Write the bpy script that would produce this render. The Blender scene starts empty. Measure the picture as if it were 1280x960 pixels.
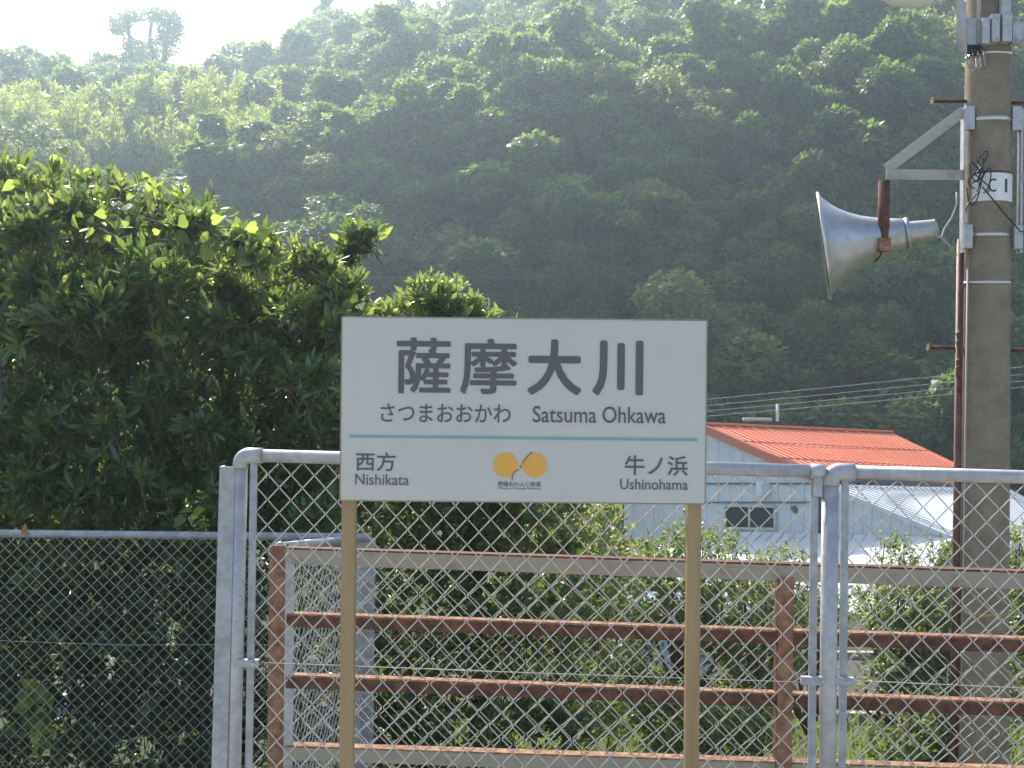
import bpy, bmesh, math, random
import numpy as np
from mathutils import Vector, Matrix
random.seed(7); rng = np.random.default_rng(7)
S = bpy.context.scene; COL = S.collection
R = math.radians

# ---------------------------------------------------------------- camera
F, EYE, ROLL = 1400.0, 1.6, R(0.6)          # focal length in pixels of the 1280 px photograph, eye height
cam = bpy.data.cameras.new('camera'); cam.sensor_width = 36; cam.lens = 36*F/1280
cam.clip_start = .05; cam.clip_end = 3000
cam_o = bpy.data.objects.new('camera', cam); COL.objects.link(cam_o)
cam_o.location = (0, 0, EYE); cam_o.rotation_euler = (R(90), -ROLL, 0); S.camera = cam_o

# ---------------------------------------------------------------- light
SUN_EL, SUN_AZ = R(43), R(21)               # elevation; azimuth to the left of the view direction (+Y)
W = bpy.data.worlds.new('World'); S.world = W; W.use_nodes = True
nt = W.node_tree; bg = nt.nodes['Background']
sky = nt.nodes.new('ShaderNodeTexSky'); sky.sky_type = 'NISHITA'; sky.sun_disc = False
sky.sun_elevation = SUN_EL; sky.sun_rotation = -SUN_AZ
sky.air_density = 1.0; sky.dust_density = 3.0; sky.ozone_density = 1.0
nt.links.new(sky.outputs[0], bg.inputs[0]); bg.inputs[1].default_value = .15
sl = bpy.data.lights.new('sun', 'SUN'); sl.energy = 4.2; sl.angle = R(.5); sl.color = (1, .95, .86)
so = bpy.data.objects.new('sun', sl); COL.objects.link(so)
sdir = Vector((-math.sin(SUN_AZ)*math.cos(SUN_EL), math.cos(SUN_AZ)*math.cos(SUN_EL), math.sin(SUN_EL)))
so.rotation_euler = sdir.to_track_quat('Z', 'Y').to_euler(); so.location = (0, 0, 50)
S.view_settings.view_transform = 'Standard'; S.view_settings.look = 'None'
S.view_settings.exposure = 1.0
S.view_settings.use_white_balance = True; S.view_settings.white_balance_temperature = 6650; S.view_settings.white_balance_tint = 10; S.view_settings.gamma = 1
S.cycles.max_bounces = 8; S.cycles.transparent_max_bounces = 8; S.cycles.volume_bounces = 1
S.cycles.sample_clamp_indirect = 6

def P(px, py, Y):                            # a point of the place at depth Y from where it appears
    dx, dy = px-640, py-480; c, s = math.cos(ROLL), math.sin(ROLL)
    return Vector(((dx*c+dy*s)/F*Y, Y, EYE-(-dx*s+dy*c)/F*Y))

# ---------------------------------------------------------------- materials
def mat(name, col, rough=.6, metal=0., col2=None, scale=8., detail=4., bump=0., bscale=60., spec=.5, lo=.4, hi=.6, stretch=None):
    m = bpy.data.materials.new(name); m.use_nodes = True; n = m.node_tree.nodes; l = m.node_tree.links
    b = n['Principled BSDF']; b.inputs['Roughness'].default_value = rough; b.inputs['Metallic'].default_value = metal
    b.inputs['Specular IOR Level'].default_value = spec; b.inputs['Base Color'].default_value = (*col, 1)
    tc = n.new('ShaderNodeTexCoord'); src = tc.outputs['Object']
    if stretch:
        mp = n.new('ShaderNodeMapping'); mp.inputs['Scale'].default_value = stretch; l.new(src, mp.inputs[0]); src = mp.outputs[0]
    if col2:
        t = n.new('ShaderNodeTexNoise'); t.inputs['Scale'].default_value = scale; t.inputs['Detail'].default_value = detail
        t.inputs['Roughness'].default_value = .65
        r = n.new('ShaderNodeValToRGB'); r.color_ramp.elements[0].position = lo; r.color_ramp.elements[1].position = hi
        r.color_ramp.elements[0].color = (*col, 1); r.color_ramp.elements[1].color = (*col2, 1)
        l.new(src, t.inputs['Vector']); l.new(t.outputs['Fac'], r.inputs[0]); l.new(r.outputs[0], b.inputs['Base Color'])
        mr = n.new('ShaderNodeMapRange'); mr.inputs['To Min'].default_value = max(.05, rough-.1); mr.inputs['To Max'].default_value = min(1, rough+.12)
        l.new(t.outputs['Fac'], mr.inputs[0]); l.new(mr.outputs[0], b.inputs['Roughness'])
    if bump:
        t2 = n.new('ShaderNodeTexNoise'); t2.inputs['Scale'].default_value = bscale; t2.inputs['Detail'].default_value = 5
        bp = n.new('ShaderNodeBump'); bp.inputs['Strength'].default_value = bump; bp.inputs['Distance'].default_value = .01
        l.new(src, t2.inputs['Vector']); l.new(t2.outputs['Fac'], bp.inputs['Height']); l.new(bp.outputs[0], b.inputs['Normal'])
    return m

def leaf_mat(name, c1, c2, t1, t2, rough=.4, trans=.4, spec=.5):
    m = bpy.data.materials.new(name); m.use_nodes = True; n = m.node_tree.nodes; l = m.node_tree.links
    b = n['Principled BSDF']; b.inputs['Roughness'].default_value = rough; b.inputs['Specular IOR Level'].default_value = spec
    g = n.new('ShaderNodeNewGeometry'); oi = n.new('ShaderNodeObjectInfo')
    ad = n.new('ShaderNodeMath'); ad.operation = 'MULTIPLY_ADD'; ad.inputs[1].default_value = .55
    mu = n.new('ShaderNodeMath'); mu.operation = 'MULTIPLY'; mu.inputs[1].default_value = .45
    l.new(oi.outputs['Random'], mu.inputs[0]); l.new(g.outputs['Random Per Island'], ad.inputs[0]); l.new(mu.outputs[0], ad.inputs[2])
    def mx(a, c):
        x = n.new('ShaderNodeMix'); x.data_type = 'RGBA'; x.inputs[6].default_value = (*a, 1); x.inputs[7].default_value = (*c, 1)
        l.new(ad.outputs[0], x.inputs[0]); return x.outputs[2]
    l.new(mx(c1, c2), b.inputs['Base Color'])
    tr = n.new('ShaderNodeBsdfTranslucent'); l.new(mx(t1, t2), tr.inputs[0])
    ms = n.new('ShaderNodeMixShader'); ms.inputs[0].default_value = trans
    l.new(b.outputs[0], ms.inputs[1]); l.new(tr.outputs[0], ms.inputs[2]); l.new(ms.outputs[0], n['Material Output'].inputs[0])
    return m

M = dict(
    galv=mat('galvanised_steel', (.37, .375, .375), .42, .3, (.47, .48, .48), 25, 5, .05, 200),
    galv_dull=mat('weathered_galvanised', (.30, .32, .33), .6, .35, (.42, .44, .45), 18, 5, .08, 150),
    wire=mat('galvanised_wire', (.56, .55, .50), .45, .25, (.44, .42, .37), 30),
    wire_rust=mat('rusting_wire', (.50, .47, .40), .55, .2, (.27, .17, .09), 16, 4, 0, 60, .5, .48, .62),
    rust=mat('rusted_steel', (.072, .038, .029), .85, 0, (.18, .088, .058), 22, 8, .5, 90, .25, .38, .68),
    rust_and_sun=mat('rusted_and_sunlit_steel', (.17, .09, .06), .85, 0, (.36, .215, .13), 26, 8, .5, 90, .25, .38, .66),  # orange rust; brightened so rail flanges carry sunlight in their colour
    arm_paint=mat('bracket_paint', (.40, .385, .345), .6, 0, (.27, .17, .10), 5, 8, .1, 80, .3, .52, .75),
    grey_paint=mat('faded_grey_paint', (.31, .285, .235), .7, 0, (.19, .125, .085), 14, 8, .2, 80, .3, .55, .78),
    sign_white=mat('sign_white', (.56, .55, .495), .38, 0, (.525, .515, .46), 5, 7, .03, 300, .5, .42, .78, (1, 1, .22)),
    sign_edge=mat('sign_edge', (.35, .27, .22), .5, .2),
    ink=mat('sign_ink', (.105, .105, .12), .5), ink_dk=mat('plate_ink', (.05, .05, .055), .6),
    blue=mat('sign_blue', (.20, .39, .44), .45), orange=mat('sign_orange', (.78, .40, .07), .5), leafgreen=mat('logo_green', (.05, .12, .04), .5),
    redink=mat('plate_red', (.4, .08, .06), .6),
    bronze=mat('bronze_tube', (.30, .215, .11), .42, .35, (.36, .27, .15), 10, 4, .03, 80, .5, .4, .6, (1, 1, .1)),
    concrete=mat('pole_concrete', (.20, .165, .125), .9, 0, (.30, .255, .20), 9, 10, .5, 120, .2, .35, .7),
    paving=mat('platform_concrete', (.26, .25, .23), .9, 0, (.36, .35, .33), 3, 8, .3, 60, .2),
    conduit=mat('conduit_brown', (.10, .045, .035), .6, 0, (.17, .08, .06), 12, 6, .2, 60),
    plate=mat('white_plate', (.80, .80, .78), .5, 0, (.70, .70, .68), 14), yellow=mat('yellow_band', (.36, .27, .12), .6, 0, (.28, .2, .1), 14),
    steel_bright=mat('horn_metal', (.50, .51, .51), .42, .75, (.36, .37, .37), 5, 6, .06, 40), bandmetal=mat('band_metal', (.6, .6, .58), .3, .9),
    cable=mat('black_cable', (.02, .02, .022), .5), powercable=mat('power_cable', (.17, .21, .24), .6), greycable=mat('grey_cable', (.35, .35, .33), .6),
    lampglass=mat('lamp_cover', (.7, .72, .7), .25),
    redroof=mat('orange_red_roof', (.74, .245, .135), .55, 0, (.66, .225, .13), 2, 5, 0, 60, .4, .35, .7), redfascia=mat('roof_fascia', (.58, .18, .11), .55),
    whiteroof=mat('white_metal_roof', (.52, .55, .58), .55, 0, (.43, .46, .48), 1.5, 6, 0, 60, .4, .4, .75),
    siding=mat('pale_siding', (.64, .66, .66), .6, 0, (.58, .60, .61), 3), backing=mat('wall_backing', (.22, .23, .24), .8), trim=mat('trim_grey', (.12, .12, .13), .6),
    glass=mat('dark_glass', (.03, .035, .04), .08, 0), frame=mat('window_frame', (.55, .55, .53), .4, .3),
    soil=mat('soil', (.055, .062, .03), .95, 0, (.035, .06, .024), 1.2, 8, .4, 12, .2), road=mat('asphalt', (.055, .055, .057), .9, 0, (.085, .083, .08), 30, 8, .3, 200, .3),
    kerb=mat('kerb_concrete', (.34, .33, .31), .9, 0, (.27, .26, .24), 8, 6, .2, 60),
    bark=mat('bark', (.085, .065, .05), .9, 0, (.14, .115, .09), 14, 8, .6, 40, .2), twig=mat('twig', (.10, .085, .05), .8, 0, (.15, .11, .07), 20),
    car=mat('pale_blue_paint', (.42, .52, .64), .3), tyre=mat('tyre', (.02, .02, .02), .8), lampred=mat('tail_lamp', (.35, .02, .02), .3), rim=mat('rim', (.5, .5, .52), .35, .7),
    white_pipe=mat('white_pipe', (.75, .75, .73), .5), deadleaf=mat('dry_leaf', (.32, .17, .06), .8, 0, (.42, .25, .1), 40),
    leaf=leaf_mat('glossy_leaf', (.052, .105, .042), (.10, .155, .06), (.17, .29, .05), (.44, .54, .12), .2, .38, .8),
    leaf_dark=leaf_mat('dark_leaf', (.045, .085, .04), (.08, .125, .05), (.12, .22, .04), (.36, .46, .09), .3, .34, .6),
    leaf_young=leaf_mat('young_leaf', (.09, .14, .04), (.15, .19, .06), (.34, .47, .07), (.58, .64, .16), .25, .52, .7),
    vine=leaf_mat('vine_leaf', (.07, .13, .03), (.12, .18, .045), (.34, .50, .07), (.56, .66, .15), .45, .55, .5),
    hill=leaf_mat('hill_leaf', (.040, .085, .026), (.10, .15, .045), (.17, .30, .045), (.38, .50, .10), .5, .42, .35),
    hill_lt=leaf_mat('hill_leaf_pale', (.07, .11, .035), (.13, .165, .06), (.30, .40, .08), (.48, .56, .15), .5, .4, .4),
    bamboo=leaf_mat('bamboo_leaf', (.11, .16, .04), (.16, .20, .06), (.44, .56, .09), (.64, .72, .19), .5, .52, .4),
    shrub=leaf_mat('garden_leaf', (.06, .105, .035), (.13, .17, .06), (.28, .38, .06), (.54, .60, .16), .38, .42, .55),
    grass=leaf_mat('grass_blade', (.06, .11, .025), (.12, .16, .05), (.18, .27, .04), (.34, .40, .10), .6, .45, .3),
)
hz = bpy.data.materials.new('glare_haze'); hz.use_nodes = True; n = hz.node_tree.nodes; n.remove(n['Principled BSDF'])
HAZE_DENSITY = .0013
pv = n.new('ShaderNodeVolumePrincipled'); pv.inputs['Color'].default_value = (.66, .84, 1, 1); pv.inputs['Density'].default_value = HAZE_DENSITY
pv.inputs['Anisotropy'].default_value = .66
hz.node_tree.links.new(pv.outputs[0], n['Material Output'].inputs['Volume'])

# ---------------------------------------------------------------- object helpers
ORG = {}
def tag(o, label=None, cat=None, group=None, kind=None):
    if label: o['label'] = label
    if cat: o['category'] = cat
    if group: o['group'] = group
    if kind: o['kind'] = kind
    return o
def thing(name, label, cat, loc, group=None):
    o = bpy.data.objects.new(name, None); COL.objects.link(o); o.location = loc; o.empty_display_size = .1
    ORG[o] = Vector(loc); return tag(o, label, cat, group)
def link_mesh(name, me, parent=None, origin=None):
    o = bpy.data.objects.new(name, me); COL.objects.link(o)
    po = ORG[parent] if parent else Vector((0, 0, 0)); org = Vector(origin) if origin is not None else po
    o.location = org-po
    if parent: o.parent = parent
    ORG[o] = org; return o

class MB:
    def __init__(s): s.v = []; s.f = []; s.sm = []
    def add(s, vs, fs, smooth=False):
        b = len(s.v); s.v += [tuple(v) for v in vs]; s.f += [tuple(i+b for i in f) for f in fs]; s.sm += [smooth]*len(fs); return s
    def box(s, c, size, rot=None):
        c = Vector(c); h = Vector(size)/2; vs = []
        for x in (-1, 1):
            for y in (-1, 1):
                for z in (-1, 1):
                    p = Vector((x*h.x, y*h.y, z*h.z)); vs.append(c+(rot @ p if rot else p))
        return s.add(vs, [(0, 1, 3, 2), (4, 6, 7, 5), (0, 4, 5, 1), (2, 3, 7, 6), (0, 2, 6, 4), (1, 5, 7, 3)])
    def bar(s, a, b, w, d, up=(0, 0, 1)):     # box from a to b; w across (along 'up' made perpendicular), d thick
        a, b = Vector(a), Vector(b); x = (b-a).normalized(); u = Vector(up); u = (u-x*u.dot(x)).normalized(); y = u.cross(x)
        return s.box((a+b)/2, ((b-a).length, d, w), Matrix((x, y, u)).transposed())
    def tube(s, pts, r, seg=8, cap=True):
        pts = [Vector(p) for p in pts]; rs = r if isinstance(r, (list, tuple)) else [r]*len(pts); vs = []; fs = []
        t0 = (pts[1]-pts[0]).normalized(); u = t0.orthogonal().normalized()
        for i, p in enumerate(pts):
            t = (pts[min(i+1, len(pts)-1)]-pts[max(i-1, 0)]).normalized(); u = (u-t*u.dot(t)).normalized(); w = t.cross(u)
            vs += [p+(u*math.cos(k/seg*2*math.pi)+w*math.sin(k/seg*2*math.pi))*rs[i] for k in range(seg)]
        for i in range(len(pts)-1):
            for k in range(seg):
                a = i*seg+k; b = i*seg+(k+1) % seg; fs.append((a, b, b+seg, a+seg))
        s.add(vs, fs, True)
        if cap:
            n = len(pts)*seg; b = len(s.v)-n
            s.f.append(tuple(b+k for k in reversed(range(seg)))); s.f.append(tuple(b+n-seg+k for k in range(seg))); s.sm += [False, False]
        return s
    def lathe(s, base, axis, prof, seg=32):   # prof: (distance along axis, radius)
        base = Vector(base); t = Vector(axis).normalized(); u = t.orthogonal().normalized(); w = t.cross(u); vs = []; fs = []
        for d, r in prof:
            vs += [base+t*d+(u*math.cos(k/seg*2*math.pi)+w*math.sin(k/seg*2*math.pi))*r for k in range(seg)]
        for i in range(len(prof)-1):
            for k in range(seg):
                a = i*seg+k; b = i*seg+(k+1) % seg; fs.append((a, b, b+seg, a+seg))
        return s.add(vs, fs, True)
    def prism(s, quad, off):                  # quad (any polygon) extruded by off
        q = [Vector(p) for p in quad]; o = Vector(off); n = len(q)
        return s.add(q+[p+o for p in q], [tuple(range(n)), tuple(reversed(range(n, 2*n)))]+[(i, i+n, (i+1) % n+n, (i+1) % n) for i in range(n)])
    def build(s, name, m, parent=None, origin=None, bevel=0.):
        po = Vector(origin) if origin is not None else (ORG[parent] if parent else Vector((0, 0, 0)))
        me = bpy.data.meshes.new(name); me.from_pydata([tuple(Vector(v)-po) for v in s.v], [], s.f)
        me.polygons.foreach_set('use_smooth', s.sm)
        bm = bmesh.new(); bm.from_mesh(me)
        if bevel:
            ed = [e for e in bm.edges if len(e.link_faces) == 2 and e.calc_face_angle(0) > .6]
            bmesh.ops.bevel(bm, geom=ed, offset=bevel, segments=2, affect='EDGES', profile=.7)
        bmesh.ops.recalc_face_normals(bm, faces=bm.faces); bm.to_mesh(me); bm.free()
        me.materials.append(m); return link_mesh(name, me, parent, po)

def np_mesh(name, V, Fc, m, parent=None, origin=None, smooth=True):   # V (n,3), Fc (k,3|4)
    me = bpy.data.meshes.new(name); org = Vector(origin) if origin is not None else (ORG[parent] if parent else Vector((0, 0, 0)))
    V = np.asarray(V, np.float32)-np.array(org, np.float32); k = Fc.shape[1]
    me.vertices.add(len(V)); me.vertices.foreach_set('co', V.ravel())
    me.loops.add(Fc.size); me.loops.foreach_set('vertex_index', Fc.astype(np.int32).ravel())
    me.polygons.add(len(Fc)); me.polygons.foreach_set('loop_start', np.arange(0, Fc.size, k, dtype=np.int32))
    me.polygons.foreach_set('use_smooth', np.full(len(Fc), smooth)); me.update(calc_edges=True); me.materials.append(m)
    return link_mesh(name, me, parent, org)

# leaf templates: x = side (unit width), y = along (unit length), z = normal
LEAF = (np.array([(0, 0, 0), (-.36, .28, .10), (0, .28, -.02), (.36, .28, .10), (-.46, .62, .12), (0, .62, -.03), (.46, .62, .12), (0, 1, -.16)], np.float32),
        np.array([(0, 2, 1), (0, 3, 2), (1, 2, 5), (1, 5, 4), (2, 3, 6), (2, 6, 5), (4, 5, 7), (5, 6, 7)]))
LEAFS = (np.array([(0, 0, 0), (-.5, .5, .12), (.5, .5, .12), (0, 1, -.05)], np.float32), np.array([(0, 2, 1), (1, 2, 3)]))
_h = [(0, .06), (-.16, -.04), (-.34, .0), (-.47, .16), (-.48, .36), (-.36, .60), (-.17, .83), (0, 1.05)]
_h = [(x, y, .12*abs(x)-.14*max(0, y-.5)) for x, y in _h]; _n = len(_h)
HEART = (np.array(_h+[(-x, y, z) for x, y, z in _h[1:-1]]+[(0, .35, -.04)], np.float32),
         np.array([(i, 14, i+1) for i in range(7)]+[(0, 8, 14)]+[(i, i+1, 14) for i in range(8, 13)]+[(13, 7, 14)]))
def nrmz(a): return a/np.maximum(np.linalg.norm(a, axis=-1, keepdims=True), 1e-9)
def rdirs(n): return nrmz(rng.normal(size=(n, 3)))
def frames(d, nr):
    d = nrmz(d); nr = nr-d*(nr*d).sum(-1, keepdims=True); nr = nrmz(nr); return np.cross(d, nr), d, nr
def leaves(tpl, pos, d, nr, L, Wd):
    T, Fc = tpl; sd, d, nr = frames(d, nr); k = len(T); n = len(pos)
    L = np.broadcast_to(L, (n,)); Wd = np.broadcast_to(Wd, (n,))
    V = pos[:, None, :]+sd[:, None, :]*(T[None, :, 0:1]*Wd[:, None, None])+d[:, None, :]*(T[None, :, 1:2]*L[:, None, None])+nr[:, None, :]*(T[None, :, 2:3]*Wd[:, None, None])
    return V.reshape(-1, 3), (Fc[None]+(np.arange(n)*k)[:, None, None]).reshape(-1, Fc.shape[1])

# ---------------------------------------------------------------- ground and hill (one sheet)
def itp(x, pts): a = np.array(pts, float); return np.interp(x, a[:, 0], a[:, 1])
PY1 = [(-500, 225), (0, 215), (200, 200), (330, 195), (420, 172), (530, 130), (650, 108), (800, 100), (1000, 70), (1280, 40), (1800, 30)]
PY2 = [(-500, 100), (0, 80), (100, 92), (240, 88), (300, 82), (350, 78), (385, 62), (410, 34), (450, 14), (540, 24), (600, 8), (640, 8), (700, -8), (900, -40), (1280, -90), (1800, -90)]
Y0, Y1, Y2 = 54., 73., 135.
def sstep(t): t = np.clip(t, 0, 1); return t*t*(3-2*t)
def height(x, y):
    x = np.asarray(x, float); y = np.asarray(y, float)
    low = np.interp(y, [-1e3, 4.4, 7.8, 14.5, 1e3], [-1.1, -1.1, -1.15, -4.4, -4.4])
    px = 640+F*x/np.maximum(y, 20)
    z1 = EYE+(480-itp(px, PY1))/F*Y1-4.2; z2 = EYE+(480-itp(px, PY2))/F*Y2-5.0
    t1 = np.clip((y-Y0)/(Y1-Y0), 0, 1); t2 = np.clip((y-Y1)/(Y2-Y1), 0, 1)
    h = low+(z1+4.4)*(.25*sstep(t1)+.75*t1)+(z2-z1)*(t2**.92)
    h = h-np.clip(y-Y2-6, 0, 1e3)*.35
    return h+np.where(y > Y0, np.sin(x*.31+y*.17)*.5+np.sin(x*.13-y*.23)*.8, 0)*np.clip((y-Y0)/8, 0, 1)
xs = np.concatenate([np.linspace(-190, -40, 40), np.linspace(-38, 38, 115), np.linspace(40, 190, 40)])
ys = np.concatenate([np.linspace(-40, 4.8, 12), np.linspace(5, 16, 45), np.linspace(16.5, 54, 40), np.linspace(55, 145, 70), np.linspace(150, 230, 16)])
X, Y = np.meshgrid(xs, ys); Z = height(X, Y); V = np.stack([X, Y, Z], -1).reshape(-1, 3); w = len(xs)
i = np.arange((len(ys)-1)*(w-1)); a = (i//(w-1))*w+i % (w-1)
g = np_mesh('ground', V, np.stack([a, a+1, a+w+1, a+w], -1), M['soil']); tag(g, 'earth bank and wooded hill slope behind the station', None, None, 'structure')
o = MB().box((0, -.2, -.6), (60, 9.4, 1.2)).build('platform', M['paving'], bevel=.02); tag(o, 'concrete station platform under the fences', kind='structure')
o = MB().box((0, 22.4, -4.39), (120, 4.4, .06)).build('road', M['road']); tag(o, 'narrow asphalt road below the platform', kind='structure')
for yy in (20.1, 24.7):
    o = MB().box((0, yy, -4.33), (120, .18, .22)).build('kerb', M['kerb'], bevel=.01); tag(o, 'concrete kerb of the road', kind='structure')

# ---------------------------------------------------------------- station sign
SY = 3.4; wl = P(427, 511, SY).x; wr = P(882, 511, SY).x; zt = P(655, 399, SY).z; zb = P(654, 627, SY).z; SW, SH = wr-wl, zt-zb
root = thing('station_sign', 'white station name board with black Japanese lettering on two bronze posts', 'sign', ((wl+wr)/2, SY, 0))
panel = MB().box(((wl+wr)/2, SY+.014, (zt+zb)/2), (SW, .026, SH)).build('sign_panel', M['sign_white'], root, bevel=.0025)
MB().box(((wl+wr)/2, SY+.033, (zt+zb)/2), (SW-.03, .012, SH-.03)).build('back_frame', M['sign_edge'], root)
e = MB()
for x in (wl-.0022, wr+.0022): e.box((x, SY+.016, (zt+zb)/2), (.0042, .026, SH+.006))
for z in (zt+.0022, zb-.0022): e.box(((wl+wr)/2, SY+.016, z), (SW, .026, .0042))
e.build('edge_trim', M['sign_edge'], root)
for px in (433, 871.5):
    MB().box((P(px, 630, SY).x, SY+.064, (zt-.05)/2), (.0435, .0435, zt-.05)).build('post', M['bronze'], root, bevel=.007)
def SP(u, v): return Vector((wl+u*SW, SY-.0008, zt-v*SH))
def text_mesh(body, bold):
    c = bpy.data.curves.new('lettering', 'FONT'); c.body = body; c.size = 1; c.resolution_u = 4
    o = bpy.data.objects.new('lettering', c); COL.objects.link(o); dg = bpy.context.evaluated_depsgraph_get()
    me = bpy.data.meshes.new_from_object(o.evaluated_get(dg)); bpy.data.objects.remove(o); bpy.data.curves.remove(c)
    v = np.empty(len(me.vertices)*3, np.float32); me.vertices.foreach_get('co', v); return me, v.reshape(-1, 3)
def lettering(items, name, m, parent, origin, xa, za, nrm, label=None):
    """items: (text, bold, x0, x1, ztop, zbot) in metres on the plane origin + xa*x + za*z; one mesh"""
    mb_v = []; mb_f = []; base = 0
    for body, bold, x0, x1, z1, z0 in items:
        me, v = text_mesh(body, bold); lo = v.min(0); hi = v.max(0)
        x = x0+(v[:, 0]-lo[0])/(hi[0]-lo[0])*(x1-x0); z = z0+(v[:, 1]-lo[1])/(hi[1]-lo[1])*(z1-z0)
        e = abs(bold)*(z1-z0); x = x0+e+(x-x0)*(1-2*e/(x1-x0)); z = z0+e+(z-z0)*(1-2*e/(z1-z0))
        for j in range(9 if bold > 0 else 1):      # a heavier stroke: thin layers stepped sideways, each a hair prouder
            ox, oz = (math.cos(j*.7854)*e, math.sin(j*.7854)*e) if j < 8 and bold > 0 else (0, 0)
            mb_v.append(np.array(origin)[None]+(x+ox)[:, None]*np.array(xa)[None]+(z+oz)[:, None]*np.array(za)[None]+np.array(nrm)[None]*(j*.00004))
            mb_f += [tuple(i+base for i in p.vertices) for p in me.polygons]; base += len(v)
        bpy.data.meshes.remove(me)
    V = np.concatenate(mb_v); po = ORG[parent]; me = bpy.data.meshes.new(name)
    me.from_pydata([tuple(q) for q in (V-np.array(po)[None])], [], mb_f); me.materials.append(m); o = link_mesh(name, me, parent, po)
    if label: o['label'] = label
    return o
# measured on an enlargement of the board: left 72, width 1165, top 41, height 583, rows drop .0105 per unit
def b(x0, x1, y0, y1):
    sl = .0105*((x0+x1)/2-72); return ((x0-72)/1165*SW, (x1-72)/1165*SW, -(y0-41-sl)/583*SH, -(y1-41-sl)/583*SH)
sx, sz, sn = (1, 0, 0), (0, 0, 1), (0, -1, 0); so_ = SP(0, 0)
lettering([('薩', .016, *b(246, 420, 106, 285)), ('摩', .018, *b(450, 633, 109, 287)), ('大', .026, *b(665, 839, 112, 290)), ('川', .03, *b(874, 1036, 115, 292))], 'station_name_lettering', M['ink'], root, so_, sx, sz, sn, 'large bold characters 薩摩大川')
lettering([('さつまおおかわ', .008, *b(197, 613, 318, 377))], 'kana_lettering', M['ink'], root, so_, sx, sz, sn, 'small line さつまおおかわ')
lettering([('Satsuma', .008, *b(684, 888, 325, 378)), ('Ohkawa', .008, *b(907, 1110, 327, 380))], 'romaji_lettering', M['ink'], root, so_, sx, sz, sn, 'small line Satsuma Ohkawa')
lettering([('西方', .014, *b(119, 247, 472, 533))], 'neighbour_name_lettering', M['ink'], root, so_, sx, sz, sn, 'characters 西方')
lettering([('Nishikata', .006, *b(118, 290, 542, 577))], 'neighbour_romaji_lettering', M['ink'], root, so_, sx, sz, sn, 'word Nishikata')
lettering([('牛ノ浜', .014, *b(980, 1182, 483, 547))], 'neighbour_name_lettering', M['ink'], root, so_, sx, sz, sn, 'characters 牛ノ浜')
lettering([('Ushinohama', .006, *b(966, 1183, 558, 592))], 'neighbour_romaji_lettering', M['ink'], root, so_, sx, sz, sn, 'word Ushinohama')
lettering([('肥薩おれんじ鉄道', .004, *b(575, 712, 566, 582)), ('Hisatsu Orange Railway', 0, *b(575, 712, 584, 593))], 'railway_name_lettering', M['ink'], root, so_, sx, sz, sn, 'tiny railway company name under the logo')
x0, x1, z1, z0 = b(97, 1212, 423, 431)
MB().box(so_+Vector(((x0+x1)/2, 0, (z0+z1)/2)), (x1-x0, .001, z1-z0)).build('blue_line', M['blue'], root)
def disc(cx, cy, r, point, name):
    mb = MB(); pts = []
    for k in range(48):
        t = k/48*2*math.pi; q = 1.0
        if point: dd = (t-math.pi+math.pi) % (2*math.pi)-math.pi; q = 1.0
        x = math.cos(t); z = math.sin(t)
        if point and x < -.6: x = -.6-(-.6-x)*1.42; z *= 1-.18*min(1, (-.6-math.cos(t))/.4)
        xx, _, zz, _ = b(cx+r*x, cx+r*x, cy-r*z, cy-r*z); pts.append(so_+Vector((xx, -.0003, zz)))
    mb.prism(pts, (0, .0008, 0)); return mb.build(name, M['orange'], root)
disc(598, 513, 39, False, 'logo_disc'); disc(692, 514, 38.5, True, 'logo_disc')
lg = MB()
def lgp(x, y): xx, _, zz, _ = b(x, x, y, y); return so_+Vector((xx, -.001, zz))
lg.tube([lgp(684, 470), lgp(672, 482), lgp(660, 496), lgp(655, 508)], .0011, 5); lg.tube([lgp(645, 520), lgp(649, 516)], .0022, 6)
lg.tube([lgp(641, 528), lgp(632, 532), lgp(622, 540), lgp(620, 562)], .0013, 5); lg.build('logo_stem', M['leafgreen'], root)

# ---------------------------------------------------------------- chain-link fences: every zigzag wire is a part
def wire_mesh(n, w2, h2, r, phase, m):
    pts = []
    for j in range(n):
        xa, xb = ((j+phase) % 2)*w2, ((j+phase+1) % 2)*w2
        yo = r*.9 if xb > xa else -r*.9
        for t in (.07, .93): pts.append((xa+(xb-xa)*t, yo, -(j+t)*h2))
    mb = MB(); mb.tube(pts, r, 5, False); o = mb.build('wire', m); me = o.data; COL.objects.unlink(o); bpy.data.objects.remove(o); return me
def chain_link(root, a, bb, ztop, zbot, w2, h2, r, m, jitter=0.):
    a, bb = Vector(a), Vector(bb); d = bb-a; dh = Vector((d.x, d.y, 0)); L = dh.length; ang = math.atan2(d.y, d.x); nseg = int((ztop-zbot)/h2)
    mes = [wire_mesh(nseg, w2, h2, r, p, m) for p in (0, 1)]
    for k in range(int(L/w2)):
        t = k*w2/L; p = a+d*t; o = bpy.data.objects.new('wire', mes[k % 2]); COL.objects.link(o); o.parent = root
        o.location = Vector((p.x, p.y, ztop+d.z*t))-ORG[root]; o.rotation_euler = (random.gauss(0, jitter), random.gauss(0, jitter*.5), ang)
def cut(px, py, A, B):                        # where the sight line through (px,py) meets the vertical plane A-B
    q = P(px, py, 1.0); kx = q.x; d = B-A; t = (kx*A.y-A.x)/(d.x-kx*d.y); return A+d*t
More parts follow.
